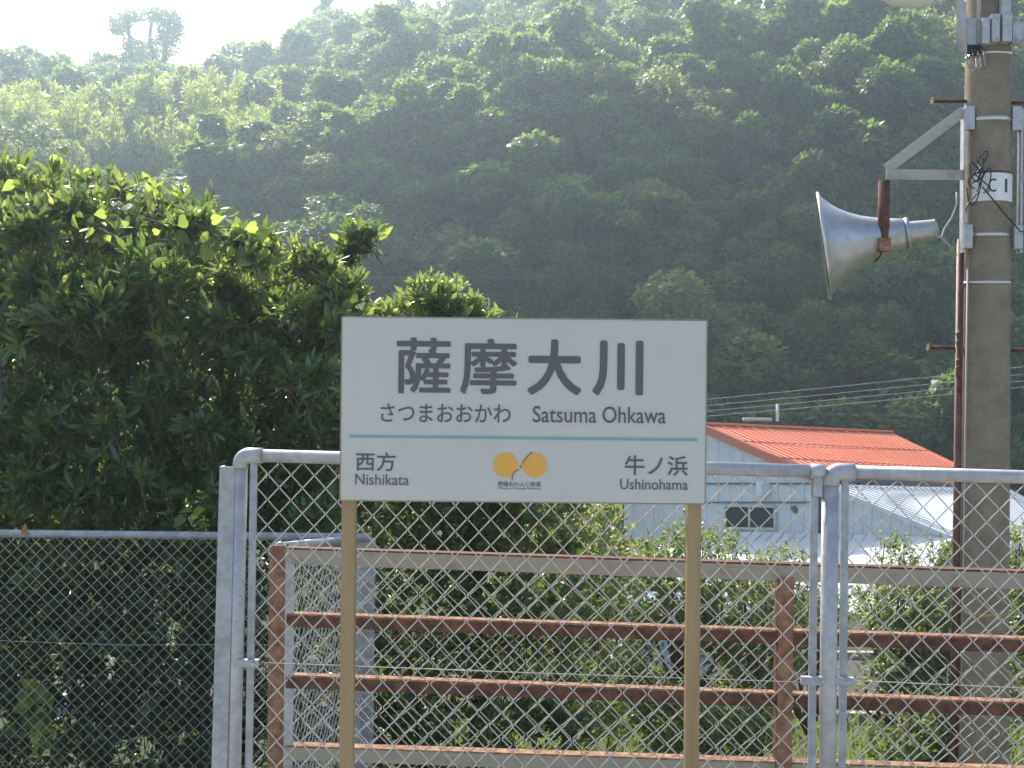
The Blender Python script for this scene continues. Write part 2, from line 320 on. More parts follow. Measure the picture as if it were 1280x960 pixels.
# tall fence, two panels
FL = P(293, 480, 3.75); FR = P(1280, 480, 3.55); FL.z = FR.z = 0
def fz(t): return 1.352-.03*t                 # height of the top rail's axis along the fence
def elbow_panel(name, label, pxl, pxr, pipe_r, lean, right_end):
    a = cut(pxl, 600, FL, FR); c = cut(pxr, 600, FL, FR); tl = (a-FL).length/(FR-FL).length; tr = (c-FL).length/(FR-FL).length
    za, zc = fz(tl), fz(tr); rt = thing(name, label, 'fence', (a.x, a.y, 0), 'tall chain link fence panels on the platform')
    d = (c-a).normalized(); up = Vector((0, 0, 1)); R_ = .030
    foot = Vector((a.x-lean*za, a.y, 0)); top = a+up*(za-R_)
    MB().tube([foot, top], pipe_r, 16).build('post', M['galv'], rt)
    arc = [a+up*(za-R_-.012)]+[a+d*(R_*(1-math.cos(t)))+up*(za-R_+R_*math.sin(t)) for t in np.linspace(0, math.pi/2, 9)]+[a+d*(R_+.045)+up*za]
    MB().tube(arc, pipe_r+.0016, 18).build('elbow', M['galv'], rt)
    MB().tube([a+d*(R_+.02)+up*za, c+up*zc], .0215, 16).build('top_rail', M['galv'], rt)
    MB().tube([a+d*.04+up*.1, c+up*.1], .017, 10).build('bottom_rail', M['galv'], rt)
    s0 = a+d*.046; e0 = c-d*.02
    st = MB().bar(s0-Vector((lean*.5*za, 0, 0))+up*.08, s0+up*(za-.02), .024, .007, d).build('stile', M['galv_dull'], rt)
    if right_end:
        MB().bar(e0+up*.08, e0+up*(zc-.02), .024, .007, d).build('stile', M['galv_dull'], rt)
        MB().tube([c-d*.035+up*zc, c+d*.012+up*zc], .0245, 16).build('sleeve', M['galv'], rt)
        MB().box(c-d*.012+up*(zc-.05), (.03, .03, .06)).build('lug', M['galv'], rt, bevel=.004)
    for (q, py) in ((a+d*.035, 826 if not right_end else 826),)+(((c-d*.012, 853),) if right_end else ()):
        zz = P(300, py, 3.75).z if q is not c else 0
        MB().box(Vector((q.x-lean*.5, q.y-.012, .66)), (.085, .02, .027)).build('clamp', M['galv_dull'], rt, bevel=.003)
        MB().tube([Vector((q.x+.02, q.y-.03, .66)), Vector((q.x+.02, q.y+.0, .66))], .006, 6).build('bolt', M['galv'], rt)
    m0 = s0+d*.008; m1 = (e0 if right_end else c)-d*.004
    chain_link(rt, m0+up*(za-fz(tl)), m1+up*(zc-za), za-.02, .12, .0395, .0423, .0021, M['wire'], .004)
    MB().tube([m0+Vector((0, -.004, .662)), (m0+m1)/2+Vector((0, -.004, .655)), m1+Vector((0, -.004, .652))], .0016, 5).build('tension_wire', M['wire'], rt)
    return rt, a, za
pa, A0, zA = elbow_panel('chain_link_fence', 'tall chain link panel behind the station sign, with a rounded corner at its left end', 300.5, 1026, .0245, .012, True)
pb, A1, zB = elbow_panel('chain_link_fence', 'tall chain link panel in front of the concrete utility pole', 1038, 1500, .027, .0, False)
c0 = A0+Vector((-.038, .01, 0)); rt = thing('fence_post', 'flat grey steel post against the left corner of the tall fence', 'post', (c0.x, c0.y, 0))
p = MB(); p.bar(c0+Vector((-.022, -.03, 0)), c0+Vector((0, -.03, 1.315)), .052, .006, (1, 0, 0)); p.build('web', M['galv_dull'], rt)
p = MB(); p.bar(c0+Vector((-.046, -.002, 0)), c0+Vector((-.024, -.002, 1.315)), .006, .05, (1, 0, 0)); p.build('flange', M['galv_dull'], rt)

# rusted railing behind
RL = P(345, 684, 4.4); RR = P(1280, 725, 4.02); d = RR-RL; RE = RL+d*1.25; dn = Vector((d.x, d.y, 0)).normalized(); bk = Vector((-dn.y, dn.x, 0))
rt = thing('rusty_railing', 'rusted steel railing with wire mesh behind the tall chain link fence', 'railing', (RL.x, RL.y, 0))
def rz(p0, py_l, py_r):                       # a rail whose top edge passes (370,py_l) and (880,py_r)
    a = cut(370, py_l, RL, RE); c = cut(880, py_r, RL, RE); za = P(370, py_l, a.y).z; zc = P(880, py_r, c.y).z; t = (zc-za)/(c-a).length
    L = Vector((RL.x, RL.y, za-t*(a-RL).to_2d().length)); Rr = Vector((RE.x, RE.y, za+t*((RE-a).to_2d().length))); return L, Rr
def angle_rail(py_l, py_r, hgt, flange, mtop, mface, nm):
    L, Rr = rz(0, py_l, py_r); L = L+dn*.04; dz = Vector((0, 0, 1))
    q = MB(); q.bar(L-dz*hgt/2, Rr-dz*hgt/2, hgt, .006); o = q.build(nm, mface, rt)
    q = MB(); q.bar(L+bk*flange/2+dz*.0035, Rr+bk*flange/2+dz*.0035, .007, flange+.006); o2 = q.build('flange', mtop, o)
    return L, Rr
TL, TR = angle_rail(687, 703.5, .058, .045, M['rust'], M['grey_paint'], 'top_rail')
L2, R2 = angle_rail(769, 786.5, .045, .038, M['rust_and_sun'], M['rust'], 'middle_rail')  # flange in brighter rust: sun on the top edge put into the colour
L3, R3 = angle_rail(846, 865, .045, .038, M['rust_and_sun'], M['rust'], 'middle_rail')
L4, R4 = angle_rail(934, 951, .050, .045, M['rust_and_sun'], M['grey_paint'], 'bottom_rail')
q = RL-dn*.005; top = TL.z+.01
MB().box((q.x+.006, q.y+.02, top/2), (.062, .006, top)).build('post', M['rust_and_sun'], rt); MB().box((q.x+.034, q.y+.052, top/2), (.006, .06, top)).build('post_flange', M['rust'], rt)
MB().box((q.x+.062, q.y-.004, (top-.02)/2), (.036, .012, top-.02)).build('stile', M['galv_dull'], rt)
for px in (981, 1600):
    c = cut(px, 800, RL, RE); t = (c-RL).to_2d().length; zt_ = P(px, 722, c.y).z if px < 1200 else .9
    MB().box((c.x, c.y-.010, zt_/2), (.056, .006, zt_)).build('post', M['rust_and_sun'], rt); MB().box((c.x-.027, c.y+.02, zt_/2), (.006, .05, zt_)).build('post_flange', M['rust'], rt)
chain_link(rt, RL+dn*.10+bk*.03, RE+bk*.03, TL.z-.03, .03, .0445, .0405, .002, M['wire_rust'], .006)

# low old fence on the left with its short return
BY = 7.2; root = thing('chain_link_fence', 'low old chain link fence in front of the broad-leaved tree', 'fence', (-3, BY, -1.15))
ca = P(462, 663.5, BY); la = P(-160, 663.5, BY); la.z = ca.z = P(280, 666, BY).z-.02; up = Vector((0, 0, 1))
MB().tube([la, ca], .0265, 14).build('top_rail', M['galv_dull'], root)
for x in (la.x+.3, -2.55-.9, ca.x):
    MB().tube([Vector((x, BY+.01, -1.2)), Vector((x, BY+.01, ca.z-.005))], .024, 12).build('post', M['galv'], root)
chain_link(root, Vector((la.x, BY-.028, 0)), Vector((ca.x, BY-.028, 0)), ca.z-.01, -1.12, .0395, .0395, .0018, M['wire'], .002)
MB().tube([la+Vector((0, -.033, -.36-.6+.3)), (la+ca)/2+Vector((0, -.033, -.7)), ca+Vector((0, -.033, -.68))], .0018, 5).build('tension_wire', M['wire'], root)
rt = thing('chain_link_fence', 'short side return of the low chain link fence with close mesh', 'fence', (ca.x, BY, -1.15))
ea = P(350, 684, 5.5); dd = (ea-ca).normalized()
MB().tube([ca+dd*.03, ea], .024, 12).build('top_rail', M['galv'], rt); MB().lathe(ea-dd*.012, dd, [(0, .001), (0, .027), (.026, .027), (.03, .02), (.032, .001)], 14).build('end_cap', M['galv'], rt)
MB().box((ca.x-.02, BY-.06, (ca.z-1.2)/2), (.13, .05, ca.z+1.2)).build('corner_post', M['galv_dull'], rt, bevel=.006)
MB().tube([Vector((ea.x, ea.y, -1.2)), ea], .02, 12).build('post', M['galv'], rt)
chain_link(rt, Vector((ea.x+.03, ea.y+.06, 0)), Vector((ca.x-.03, ca.y-.06, ca.z-ea.z)), ea.z-.01, -1.12, .0395, .0395, .0025, M['wire'], .002)
dl = np_mesh('dry_leaf', *leaves(HEART, np.array([list(P(31, 668, 7.17))]), np.array([[.15, -.3, 1.]]), np.array([[0, -1, .2]]), .075, .05), M['deadleaf'])
tag(dl, 'brown dry leaf caught on the low fence rail at far left', 'leaf')

# ---------------------------------------------------------------- utility pole
PYY = 6.5; pc = P(1231, 480, PYY); bx = pc.x
def pole_r(z): return .1365-.006*(z-1.5)
rt = thing('utility_pole', 'weathered concrete utility pole with step bolts and number plate', 'pole', (bx, PYY, -1.13))
MB().lathe((bx, PYY, -1.2), (0, 0, 1), [(0, .001), (0, pole_r(-1.2))]+[(k*.4+.4, pole_r(k*.4-.8)) for k in range(20)]+[(8.4, .001)], 40).build('shaft', M['concrete'], rt)
def zp(py): return P(1231, py, PYY).z
for py, hh, mt in ((153, .026, 'bandmetal'), (296, .022, 'bandmetal'), (355, .018, 'bandmetal'), (72, .018, 'bandmetal'), (764, .028, 'yellow')):
    z = zp(py); r = pole_r(z)+.003
    MB().lathe((bx, PYY, z-hh/2), (0, 0, 1), [(0, r-.004), (0, r), (hh, r), (hh, r-.004)], 40).build('band', M[mt], rt)
for py, s in ((127, -1), (128, 1), (435, -1), (437, 1)):
    z = zp(py); r = pole_r(z); bolt = MB().tube([(bx+s*(r-.02), PYY, z), (bx+s*(r+.19), PYY, z)], .011, 8).build('step_bolt', M['rust'], rt)
    MB().tube([(bx+s*(r+.19), PYY, z), (bx+s*(r+.20), PYY, z)], .022, 8).build('bolt_head', M['rust_and_sun'], bolt)
cx = P(1198, 600, PYY).x
MB().tube([(cx-.022, PYY-.02, -1.13), (cx-.010, PYY-.02, zp(300))], .021, 12).build('conduit', M['conduit'], rt)
MB().tube([(cx+.012, PYY-.045, -1.13), (cx+.026, PYY-.045, zp(320))], .0085, 8).build('cable_guard', M['greycable'], rt)
cb = MB()
for k in range(9):
    x0 = cx+random.uniform(-.01, .07); z0 = zp(random.uniform(205, 250)); pts = []; fq = random.uniform(3, 7); yo = random.uniform(-.02, .02)
    for t in np.linspace(0, 1, 17):
        pts.append((x0+math.sin(t*fq+k)*.04-.005, PYY-.15+yo, z0+(.07*math.sin(t*6+k) if k % 2 else -.13*t)))
    cb.tube(pts, .0038, 5)
cb.build('cable_bundle', M['cable'], rt)
cb = MB()
for k in range(6):
    z0 = zp(random.uniform(340, 470)); x0 = cx-.02
    cb.tube([(x0+.02, PYY-.04, z0), (x0-.02, PYY-.05, z0-.03), (x0-.006, PYY-.05, z0-.09), (x0+.01, PYY-.04, z0-.14)], .005, 5)
cb.build('loose_cable', M['conduit'], rt)
cb = MB().tube([(cx+.05, PYY-.17, zp(240)), (bx+.02, PYY-.17, zp(270)), (bx+.14, PYY-.13, zp(293)), (bx+.4, PYY-.1, zp(296))], .0045, 5); cb.build('stay_wire', M['cable'], rt)
def arc_plate(py0, py1, x0, x1, dr, name, m, par):
    z1, z0 = zp(py0), zp(py1); r = pole_r((z0+z1)/2)+dr; q = MB(); t0, t1 = math.asin((x0-bx)/r), math.asin((x1-bx)/r); n = 16; vs = []
    for k in range(n+1):
        t = t0+(t1-t0)*k/n
        for rr in (r, r-.003):
            for z in (z0, z1): vs.append((bx+math.sin(t)*rr, PYY-math.cos(t)*rr, z))
    fs = []
    for k in range(n):
        b0 = k*4; fs += [(b0, b0+4, b0+5, b0+1), (b0+2, b0+3, b0+7, b0+6), (b0+1, b0+5, b0+7, b0+3), (b0, b0+2, b0+6, b0+4)]
    fs += [(0, 1, 3, 2), (n*4, n*4+2, n*4+3, n*4+1)]; q.add(vs, fs); return q.build(name, m, par)
arc_plate(218, 221, P(1212, 220, PYY).x, P(1254, 220, PYY).x, .006, 'plate_edge', M['conduit'], rt)
pl = arc_plate(221, 255, P(1208.5, 240, PYY).x, P(1259.5, 240, PYY).x, .006, 'number_plate', M['plate'], rt)
def wrapped_text(items, name, m, dr, par):
    o = lettering(items, name, m, par, (bx, PYY, 0), (1, 0, 0), (0, 0, 1), (0, -1, 0), None)
    for v in o.data.vertices:
        x = v.co.x+ORG[o].x-bx; z = v.co.z+ORG[o].z; r = pole_r(z)+dr; x = max(-r*.985, min(r*.985, x)); v.co.y = PYY-math.sqrt(r*r-x*x)-ORG[o].y
    return o
def pxx(px): return P(px, 240, PYY).x-bx
wrapped_text([('C', -.012, pxx(1224), pxx(1233), zp(228), zp(245)), ('1', -.012, pxx(1244), pxx(1248), zp(228), zp(245))], 'plate_lettering', M['ink_dk'], .0075, rt)
q = MB()
for k in range(4): q.box((bx+pxx(1255.5+(k % 2)*1.8), PYY-pole_r(2.8)*.45, 0), (.001, .001, .001))
# lamp arm clamps at the top of the pole
z = zp(47)
for px, wd, py0, py1, dy in ((1202, .075, 32, 67, -.10), (1217, .05, 34, 66, -.14), (1228, .05, 30, 64, -.15), (1241, .06, 29, 64, -.16), (1257, .07, 33, 64, -.13)):
    xx = P(px, 48, PYY).x; MB().box((xx, PYY+dy, (zp(py0)+zp(py1))/2), (wd*.9, .07, zp(py0)-zp(py1))).build('clamp_plate', M['galv'], rt, bevel=.005)
for px, py in ((1254, 36), (1254, 61), (1262, 36), (1262, 61), (1230, 36), (1230, 61)):
    xx = P(px, py, PYY).x; MB().tube([(xx, PYY-.20, zp(py)), (xx, PYY-.12, zp(py))], .008, 6).build('clamp_bolt', M['galv'], rt)
xx = P(1262, 44, PYY).x; MB().tube([(xx, PYY-.15, zp(45)), (xx+.07, PYY-.15, zp(47))], .009, 6).build('tie_bolt', M['galv'], rt)
xx = P(1241, 20, PYY).x; MB().box((xx, PYY-.16, zp(10)), (.048, .05, zp(-40)-zp(30))).build('riser_bracket', M['galv'], rt, bevel=.004)
xx = P(1212, 10, PYY).x; MB().tube([(xx, PYY-.13, zp(66)), (xx, PYY-.13, zp(-80))], .012, 8).build('lamp_cable_pipe', M['galv'], rt)
lp = MB()
for k in range(3):
    x0 = P(1197+k*5, 70, PYY).x; lp.tube([(x0, PYY-.12, zp(66)), (x0+.005, PYY-.13, zp(88-k*4)), (x0+.03, PYY-.13, zp(98-k*5)), (x0+.06, PYY-.13, zp(92)), (x0+.05, PYY-.13, zp(72))], .0055, 6)
lp.build('drip_loop', M['greycable'], rt)
lp = MB()
for k in range(9):
    x0 = P(1194+k*2.2, 70, PYY).x; lp.tube([(x0, PYY-.14, zp(66)), (x0+random.uniform(-.02, .02), PYY-.15, zp(74+random.uniform(0, 7)))], .010, 6)
lp.build('cable_joint', M['cable'], rt)
# speaker bracket arms are bolted to the pole
def arm(s):
    ex = lambda px: bx+s*(bx-P(px, 200, PYY).x) if s > 0 else P(px, 200, PYY).x
    yb = PYY-.06
    b0 = MB().box((ex(1205), yb, (zp(137)+zp(166))/2), (.052, .05, zp(137)-zp(166))).build('bracket_shoe', M['galv'], rt, bevel=.003)
    MB().bar((ex(1198), yb-.01, zp(143)+.0), (ex(1103), yb-.01, zp(216)), .06, .008).build('bracket_strut', M['arm_paint'], rt)
    MB().bar((ex(1198), yb-.021, zp(222.5)), (ex(1102), yb-.021, zp(222.5)), .058, .008).build('bracket_arm', M['arm_paint'], rt)
    MB().bar((ex(1198.5), yb, zp(140)), (ex(1198.5), yb, zp(318)), .05, .012, (0, 1, 0)).build('bracket_upright', M['galv'], rt)
    MB().box((ex(1203), yb-.02, (zp(284)+zp(313))/2), (.05, .04, zp(284)-zp(313))).build('bracket_shoe', M['galv'], rt, bevel=.003)
arm(-1); arm(1)
# horn speaker
hy = PYY+.07; mc = P(1030, 307.5, hy); tc = P(1160, 291, hy); ax = (tc-mc).normalized(); ax = (ax+Vector((0, -.27, 0))).normalized(); s_ = hy/F
rt2 = thing('horn_speaker', 'grey metal horn loudspeaker hanging from a bracket on the utility pole', 'loudspeaker', P(1105, 228, hy))
prof = [(0, 66), (5, 59.5), (12, 52), (23, 43), (35, 36), (48, 30.2), (66, 25), (84, 21.2), (99, 18.6)]
outer = [(dd*s_, r*s_) for dd, r in prof]; inner = [(dd*s_, (r-1.0)*s_) for dd, r in reversed(prof)]
MB().lathe(mc, ax, outer+[(99*s_, .002)]+[(98*s_, .002)]+inner, 56).build('horn', M['steel_bright'], rt2)
MB().lathe(mc, ax, [(-1.6*s_, 65*s_), (-2*s_, 66.5*s_), (-.6*s_, 67.8*s_), (1.6*s_, 67.4*s_), (2*s_, 65*s_)], 56).build('rim', M['bandmetal'], rt2)
MB().lathe(mc+ax*97*s_, ax, [(0, .002), (0, 19.6*s_), (4*s_, 19.6*s_), (4.2*s_, 15*s_)], 40).build('collar', M['steel_bright'], rt2)
MB().lathe(mc+ax*101*s_, ax, [(0, 14.6*s_), (2*s_, 14.2*s_), (27*s_, 12.6*s_), (29*s_, 12.4*s_), (29*s_, .002)], 40).build('throat', M['steel_bright'], rt2)
MB().lathe(mc+ax*129.5*s_, ax, [(0, 12.6*s_), (1*s_, 13*s_), (3*s_, 12*s_), (5*s_, 8*s_), (6*s_, .002)], 32).build('driver_cap', M['galv_dull'], rt2)
MB().tube([P(1105, 226, hy-.17), P(1104.5, 312, hy-.17)], .033, 14).build('drop_pipe', M['rust'], rt2)
MB().box(P(1104.5, 306, hy-.185), (.066, .06, .075)).build('clamp', M['rust_and_sun'], rt2, bevel=.006)
MB().tube([P(1103, 312, hy-.18), P(1100, 320, hy-.17), P(1094, 327, hy-.12)], .006, 6).build('stay_strip', M['rust'], rt2)
MB().tube([P(1166, 296, hy), P(1177, 297, hy), P(1181, 285, hy), P(1190, 272, hy), P(1196, 255, hy), P(1196, 240, hy)], .006, 6).build('cable', M['greycable'], rt2)
MB().tube([P(1177, 297, hy), P(1186, 306, hy), P(1190, 318, hy)], .006, 6).build('cable', M['greycable'], rt2)
# street lamp (its arm is clamped to the pole)
rt3 = thing('street_lamp', 'street lamp on a curved grey arm at the top of the utility pole', 'lamp', P(1203, 66, PYY-.15))
ly = PYY-.15
MB().tube([P(1202, 66, ly), P(1202, 24, ly), P(1199, 6, ly), P(1191, -8, ly), P(1178, -16, ly), P(1160, -18, ly)], .031, 14).build('arm', M['galv'], rt3)
lhc = P(1137, -12, ly)
hd = MB(); n1 = 24; vs = []; fs = []
for j, (u, wv) in enumerate(((0, .02), (.06, .55), (.2, .85), (.5, 1), (.8, .9), (.95, .6), (1, .02))):
    for k in range(n1):
        t = k/n1*2*math.pi; vs.append(lhc+Vector((-.17+.34*u, math.cos(t)*.1*wv, math.sin(t)*(.055 if math.sin(t) > 0 else .10)*wv)))
for j in range(6):
    for k in range(n1): fs.append((j*n1+k, j*n1+(k+1) % n1, (j+1)*n1+(k+1) % n1, (j+1)*n1+k))
hd.add(vs, fs, True); hd.build('lamp_cover', M['lampglass'], rt3); MB().box(lhc+Vector((.02, 0, .062)), (.40, .17, .05)).build('lamp_housing', M['galv'], rt3, bevel=.015)

# ---------------------------------------------------------------- overhead cables
for k, (pa_, pm, pb_, r) in enumerate((((600, 524, 40), (1075, 480.5, 31), (1700, 407, 23), .011), ((600, 531, 40), (1075, 489, 31), (1700, 419, 23), .011), ((600, 537, 40), (1075, 496.5, 31), (1700, 429, 23), .011), ((600, 543, 40), (1075, 503.5, 31), (1700, 439, 23), .011))):
    lab = ('highest', 'second highest', 'third highest', 'lowest')[k]
    a, m_, c = P(*pa_), P(*pm), P(*pb_); pts = [a*((1-t)*(1-2*t))+m_*(4*t*(1-t))+c*(t*(2*t-1)) for t in np.linspace(0, 1, 25)]
    o = MB().tube(pts, r*.72, 6).build('power_cable', M['powercable']); tag(o, lab+' of the four close overhead cables above the orange roof', 'cable', 'overhead cables')
for pts, lab in ((((-100, 352), (640, 346.5), (1400, 329)), 'thin overhead wire crossing the dark hill above the board'), (((700, 512), (1100, 519), (1500, 527)), 'thin faint wire just above the orange roof')):
    o = MB().tube([P(x, y, 33) for x, y in pts], .006, 5).build('overhead_wire', M['powercable']); tag(o, lab, 'wire')

# ---------------------------------------------------------------- houses below
K = 37.0
lv = Vector((.643, -.766, 0)); uv = Vector((.766, .643, 0)); wa = Vector((.175*K, K, 0))
def wallpt(px, py):                           # on the long gable wall plane
    kx = P(px, py, 1.).x; t = (kx*wa.y-wa.x)/(lv.x-kx*lv.y); q = wa+lv*t; return P(px, py, q.y)
A = wallpt(884, 531); Cc = wallpt(1022, 592); Bq = A+uv*11.0; Bq = P(1115, 541, Bq.y); E_ = P(1254, 607, Cc.y+6.4)
Dl = wallpt(772, 566)
rt = thing('house', 'white sided house with an orange-red metal roof', 'house', (A.x, A.y, -4.4)); dz = Vector((0, 0, 1))
rf = MB().prism([A, Cc, E_, Bq], dz*-.09).build('roof', M['redroof'], rt)
back = Bq+(Dl-A); MB().prism([A, Bq, back, Dl], dz*-.09).build('rear_roof', M['redroof'], rt)
rb = MB(); cr = MB()
for k in range(30):
    t = (k+.5)/30; p0 = A.lerp(Bq, t); p1 = Cc.lerp(E_, t); rb.bar(p0+dz*.012, p1+dz*.012, .03, .03)
rb.build('roof_rib', M['redroof'], rf)
for t in (.36, .7): cr.bar(A.lerp(Cc, t)+dz*.006, Bq.lerp(E_, t)+dz*.006, .03, .03)
cr.build('roof_seam', M['redfascia'], rf)
for k in range(14): MB().bar(A.lerp(Bq, k/14)+dz*.05, A.lerp(Bq, (k+.93)/14)+dz*.055, .07, .22).build('ridge_cap', M['redroof'], rf)
MB().bar(A-uv*.12-dz*.14, Cc-uv*.12-dz*.14, .26, .05).build('verge_board', M['redfascia'], rt)
MB().bar(Cc-dz*.12+lv*.05, E_-dz*.12+lv*.05, .14, .10).build('eave_gutter', M['trim'], rt)
p = wallpt(957, 529)+uv*.6+dz*.05; MB().tube([p, p+dz*.55], .05, 8).build('roof_pipe', M['white_pipe'], rt); MB().box(p+Vector((-.6, .2, .05)), (.9, .3, .09)).build('ridge_vent', M['galv'], rt, bevel=.02)
WL = wallpt(780, 640); WR = wallpt(1190, 640); wl_len = (WR-WL).to_2d().length
def top_at(q):                                # underside of the verge over a wall point
    t = (q-wa).to_2d().length*(1 if q.y < wa.y else -1); tC = (Cc-wa).to_2d().length
    if t < 0: return A.z-.12+t*(A.z-Dl.z)/(Dl-A).to_2d().length
    return A.z-.12-t*(A.z-Cc.z)/tC if t < tC else None
WLg = Vector((WL.x, WL.y, 0)); inw = uv*.10
nP = 26
bkp = []
for k in range(nP):
    p0 = WLg+lv*(k/nP*wl_len); p1 = WLg+lv*((k+.965)/nP*wl_len); z0_, z1_ = top_at(p0), top_at(p1)
    if z0_ is None or z1_ is None: continue
    MB().prism([Vector((p0.x, p0.y, -4.4)), Vector((p1.x, p1.y, -4.4)), Vector((p1.x, p1.y, z1_)), Vector((p0.x, p0.y, z0_))], uv*.03).build('siding_panel', M['siding'], rt)
    last = p1
MB().prism([WLg+uv*.03-dz*4.4, last+uv*.03-dz*4.4, last+uv*.03+dz*(top_at(last)-.02), Vector((A.x, A.y, A.z-.15))+uv*.03, WLg+uv*.03+dz*(top_at(WLg)-.02)], uv*5.9+dz*(5.9*min((Bq.z-A.z)/(Bq-A).length, (E_.z-Cc.z)/(E_-Cc).length)-.03)).build('wall', M['backing'], rt)
for py, x0, x1 in ((604.5, 780, 1018), (628, 780, 1018)):
    a, c = wallpt(x0, py), wallpt(x1, py); c.z = c.z; MB().bar(a-uv*.02, c-uv*.02, .05, .04).build('wall_trim', M['trim'], rt)
# window with frame and two panes
w0, w1, w2, w3 = wallpt(907, 660), wallpt(970, 661), wallpt(970, 633), wallpt(907, 632)
fr = MB()
for a, c in ((w0, w1), (w1, w2), (w2, w3), (w3, w0)): fr.bar(a-uv*.03, c-uv*.03, .07, .09, uv.cross((c-a).normalized()))
mid0, mid1 = (w0+w1)/2, (w2+w3)/2; fr.bar(mid0-uv*.035, mid1-uv*.035, .06, .08, uv.cross((mid1-mid0).normalized()))
wf = fr.build('window', M['frame'], rt)
for a, bq, c, e in ((w0, mid0, mid1, w3), (mid0, w1, w2, mid1)): MB().prism([a-uv*.012, bq-uv*.012, c-uv*.012, e-uv*.012], uv*.006).build('pane', M['glass'], wf)
v0 = wallpt(956, 611); MB().box(v0-uv*.10, (.30, .38, .42), Matrix.Rotation(R(15), 3, 'Z')).build('vent_hood', M['siding'], rt, bevel=.03)
v1 = wallpt(993, 637); MB().lathe(v1-uv*.05, uv, [(0, .002), (0, .12), (.05, .13)], 18).build('round_vent', M['trim'], rt)
# white lean-to roof in front of the eave
rt = thing('annex', 'low annex with a white corrugated metal roof below the orange roof', 'annex', (wallpt(1100, 640).x, wallpt(1100, 640).y, -4.4))
Fp, Hp = wallpt(1034, 606), wallpt(1190, 670); Gp = P(1262, 611, Cc.y+5.6); Ip = Gp+(Hp-Fp); Gp2 = Gp+(Gp-Fp)*.9; Ip2 = P(1480, 730, Hp.y+5.6)
rf = MB().prism([Fp, Hp, Ip2, Gp], dz*-.07).build('roof', M['whiteroof'], rt)
rb = MB()
for k in range(34): t = (k+.5)/34; rb.bar(Fp.lerp(Gp, t)+dz*.012, Hp.lerp(Ip2, t)+dz*.012, .03, .05)
rb.build('roof_rib', M['whiteroof'], rf)
MB().bar(Fp-uv*.05-dz*.06, Hp-uv*.05-dz*.06, .14, .04).build('verge_board', M['siding'], rt)
nQ = 13
for k in range(nQ):
    p0 = Fp.lerp(Hp, k/nQ); p1 = Fp.lerp(Hp, (k+.96)/nQ)
    MB().prism([Vector((p0.x, p0.y, -4.4)), Vector((p1.x, p1.y, -4.4)), p1-dz*.09, p0-dz*.09], uv*.03).build('siding_panel', M['siding'], rt)
MB().prism([Vector((Fp.x, Fp.y, -4.4))+uv*.04, Vector((Hp.x, Hp.y, -4.4))+uv*.04, Hp-dz*.1+uv*.04, Fp-dz*.1+uv*.04], uv*3+dz*(3*min(0, (Gp.z-Fp.z)/(Gp-Fp).length, (Ip2.z-Hp.z)/(Ip2-Hp).length)-.04)).build('wall', M['backing'], rt)
# lower flat lean-to roof
rt = thing('lean_to', 'low pale metal roofed lean-to against the white house wall', 'lean-to', (wallpt(960, 680).x-1.5, wallpt(960, 680).y, -4.4))
t0, t1 = wallpt(850, 662), wallpt(1192, 671); l0 = t0-uv*3.0; l0.z = P(700, 722, l0.y).z; l1 = t1-uv*3.0; l1.z = l0.z-.1
rf = MB().prism([t0-uv*.05, t1-uv*.05, l1, l0], dz*-.06).build('roof', M['whiteroof'], rt)
rb = MB()
for k in range(24): t = (k+.5)/24; rb.bar((t0-uv*.05).lerp(t1-uv*.05, t)+dz*.006, l0.lerp(l1, t)+dz*.006, .02, .03)
rb.build('roof_rib', M['whiteroof'], rf)
for k in range(18):
    p0 = l0.lerp(l1, k/18); p1 = l0.lerp(l1, (k+.97)/18); MB().prism([Vector((p0.x, p0.y+.1, -4.4)), Vector((p1.x, p1.y+.1, -4.4)), p1-dz*.08+Vector((0, .1, 0)), p0-dz*.08+Vector((0, .1, 0))], Vector((0, .04, 0))).build('siding_panel', M['siding'], rt)

# ---------------------------------------------------------------- small van on the road
vc = Vector((3.75, 22.6, -4.36)); rt = thing('parked_van', 'small pale blue van half hidden by the garden bushes', 'van', vc)
pr = [(-1.6, .28), (-1.62, .75), (-1.5, .95), (-1.42, 1.58), (-1.3, 1.68), (.75, 1.68), (.95, 1.6), (1.42, .98), (1.62, .86), (1.66, .3)]
bd = MB().prism([vc+Vector((x, -.7, z)) for x, z in pr], (0, 1.4, 0)).build('body', M['car'], rt, bevel=.04)
for pts in (((-1.3, 1.02), (-.55, 1.02), (-.55, 1.52), (-1.25, 1.52)), ((-.47, 1.02), (.32, 1.02), (.32, 1.52), (-.47, 1.52)), ((.4, 1.02), (1.22, 1.02), (.82, 1.52), (.4, 1.52))):
    MB().prism([vc+Vector((x, -.703, z)) for x, z in pts], (0, -.006, 0)).build('window', M['glass'], rt)
for x in (-1.05, 1.05):
    for y in (-.66, .56):
        wh = MB().lathe(vc+Vector((x, y-.05, .27)), (0, 1, 0), [(0, .15), (0, .25), (.03, .27), (.13, .27), (.16, .25), (.16, .15)], 22).build('wheel', M['tyre'], rt)
        MB().lathe(vc+Vector((x, y-.045, .27)), (0, 1, 0), [(.0, .002), (-.01, .06), (0, .15), (.1, .15)], 18).build('rim', M['rim'], wh)
MB().box(vc+Vector((-1.64, -.5, .8)), (.05, .16, .3)).build('tail_lamp', M['lampred'], rt, bevel=.01); MB().box(vc+Vector((-1.66, 0, .42)), (.1, 1.36, .2)).build('bumper', M['white_pipe'], rt, bevel=.03)

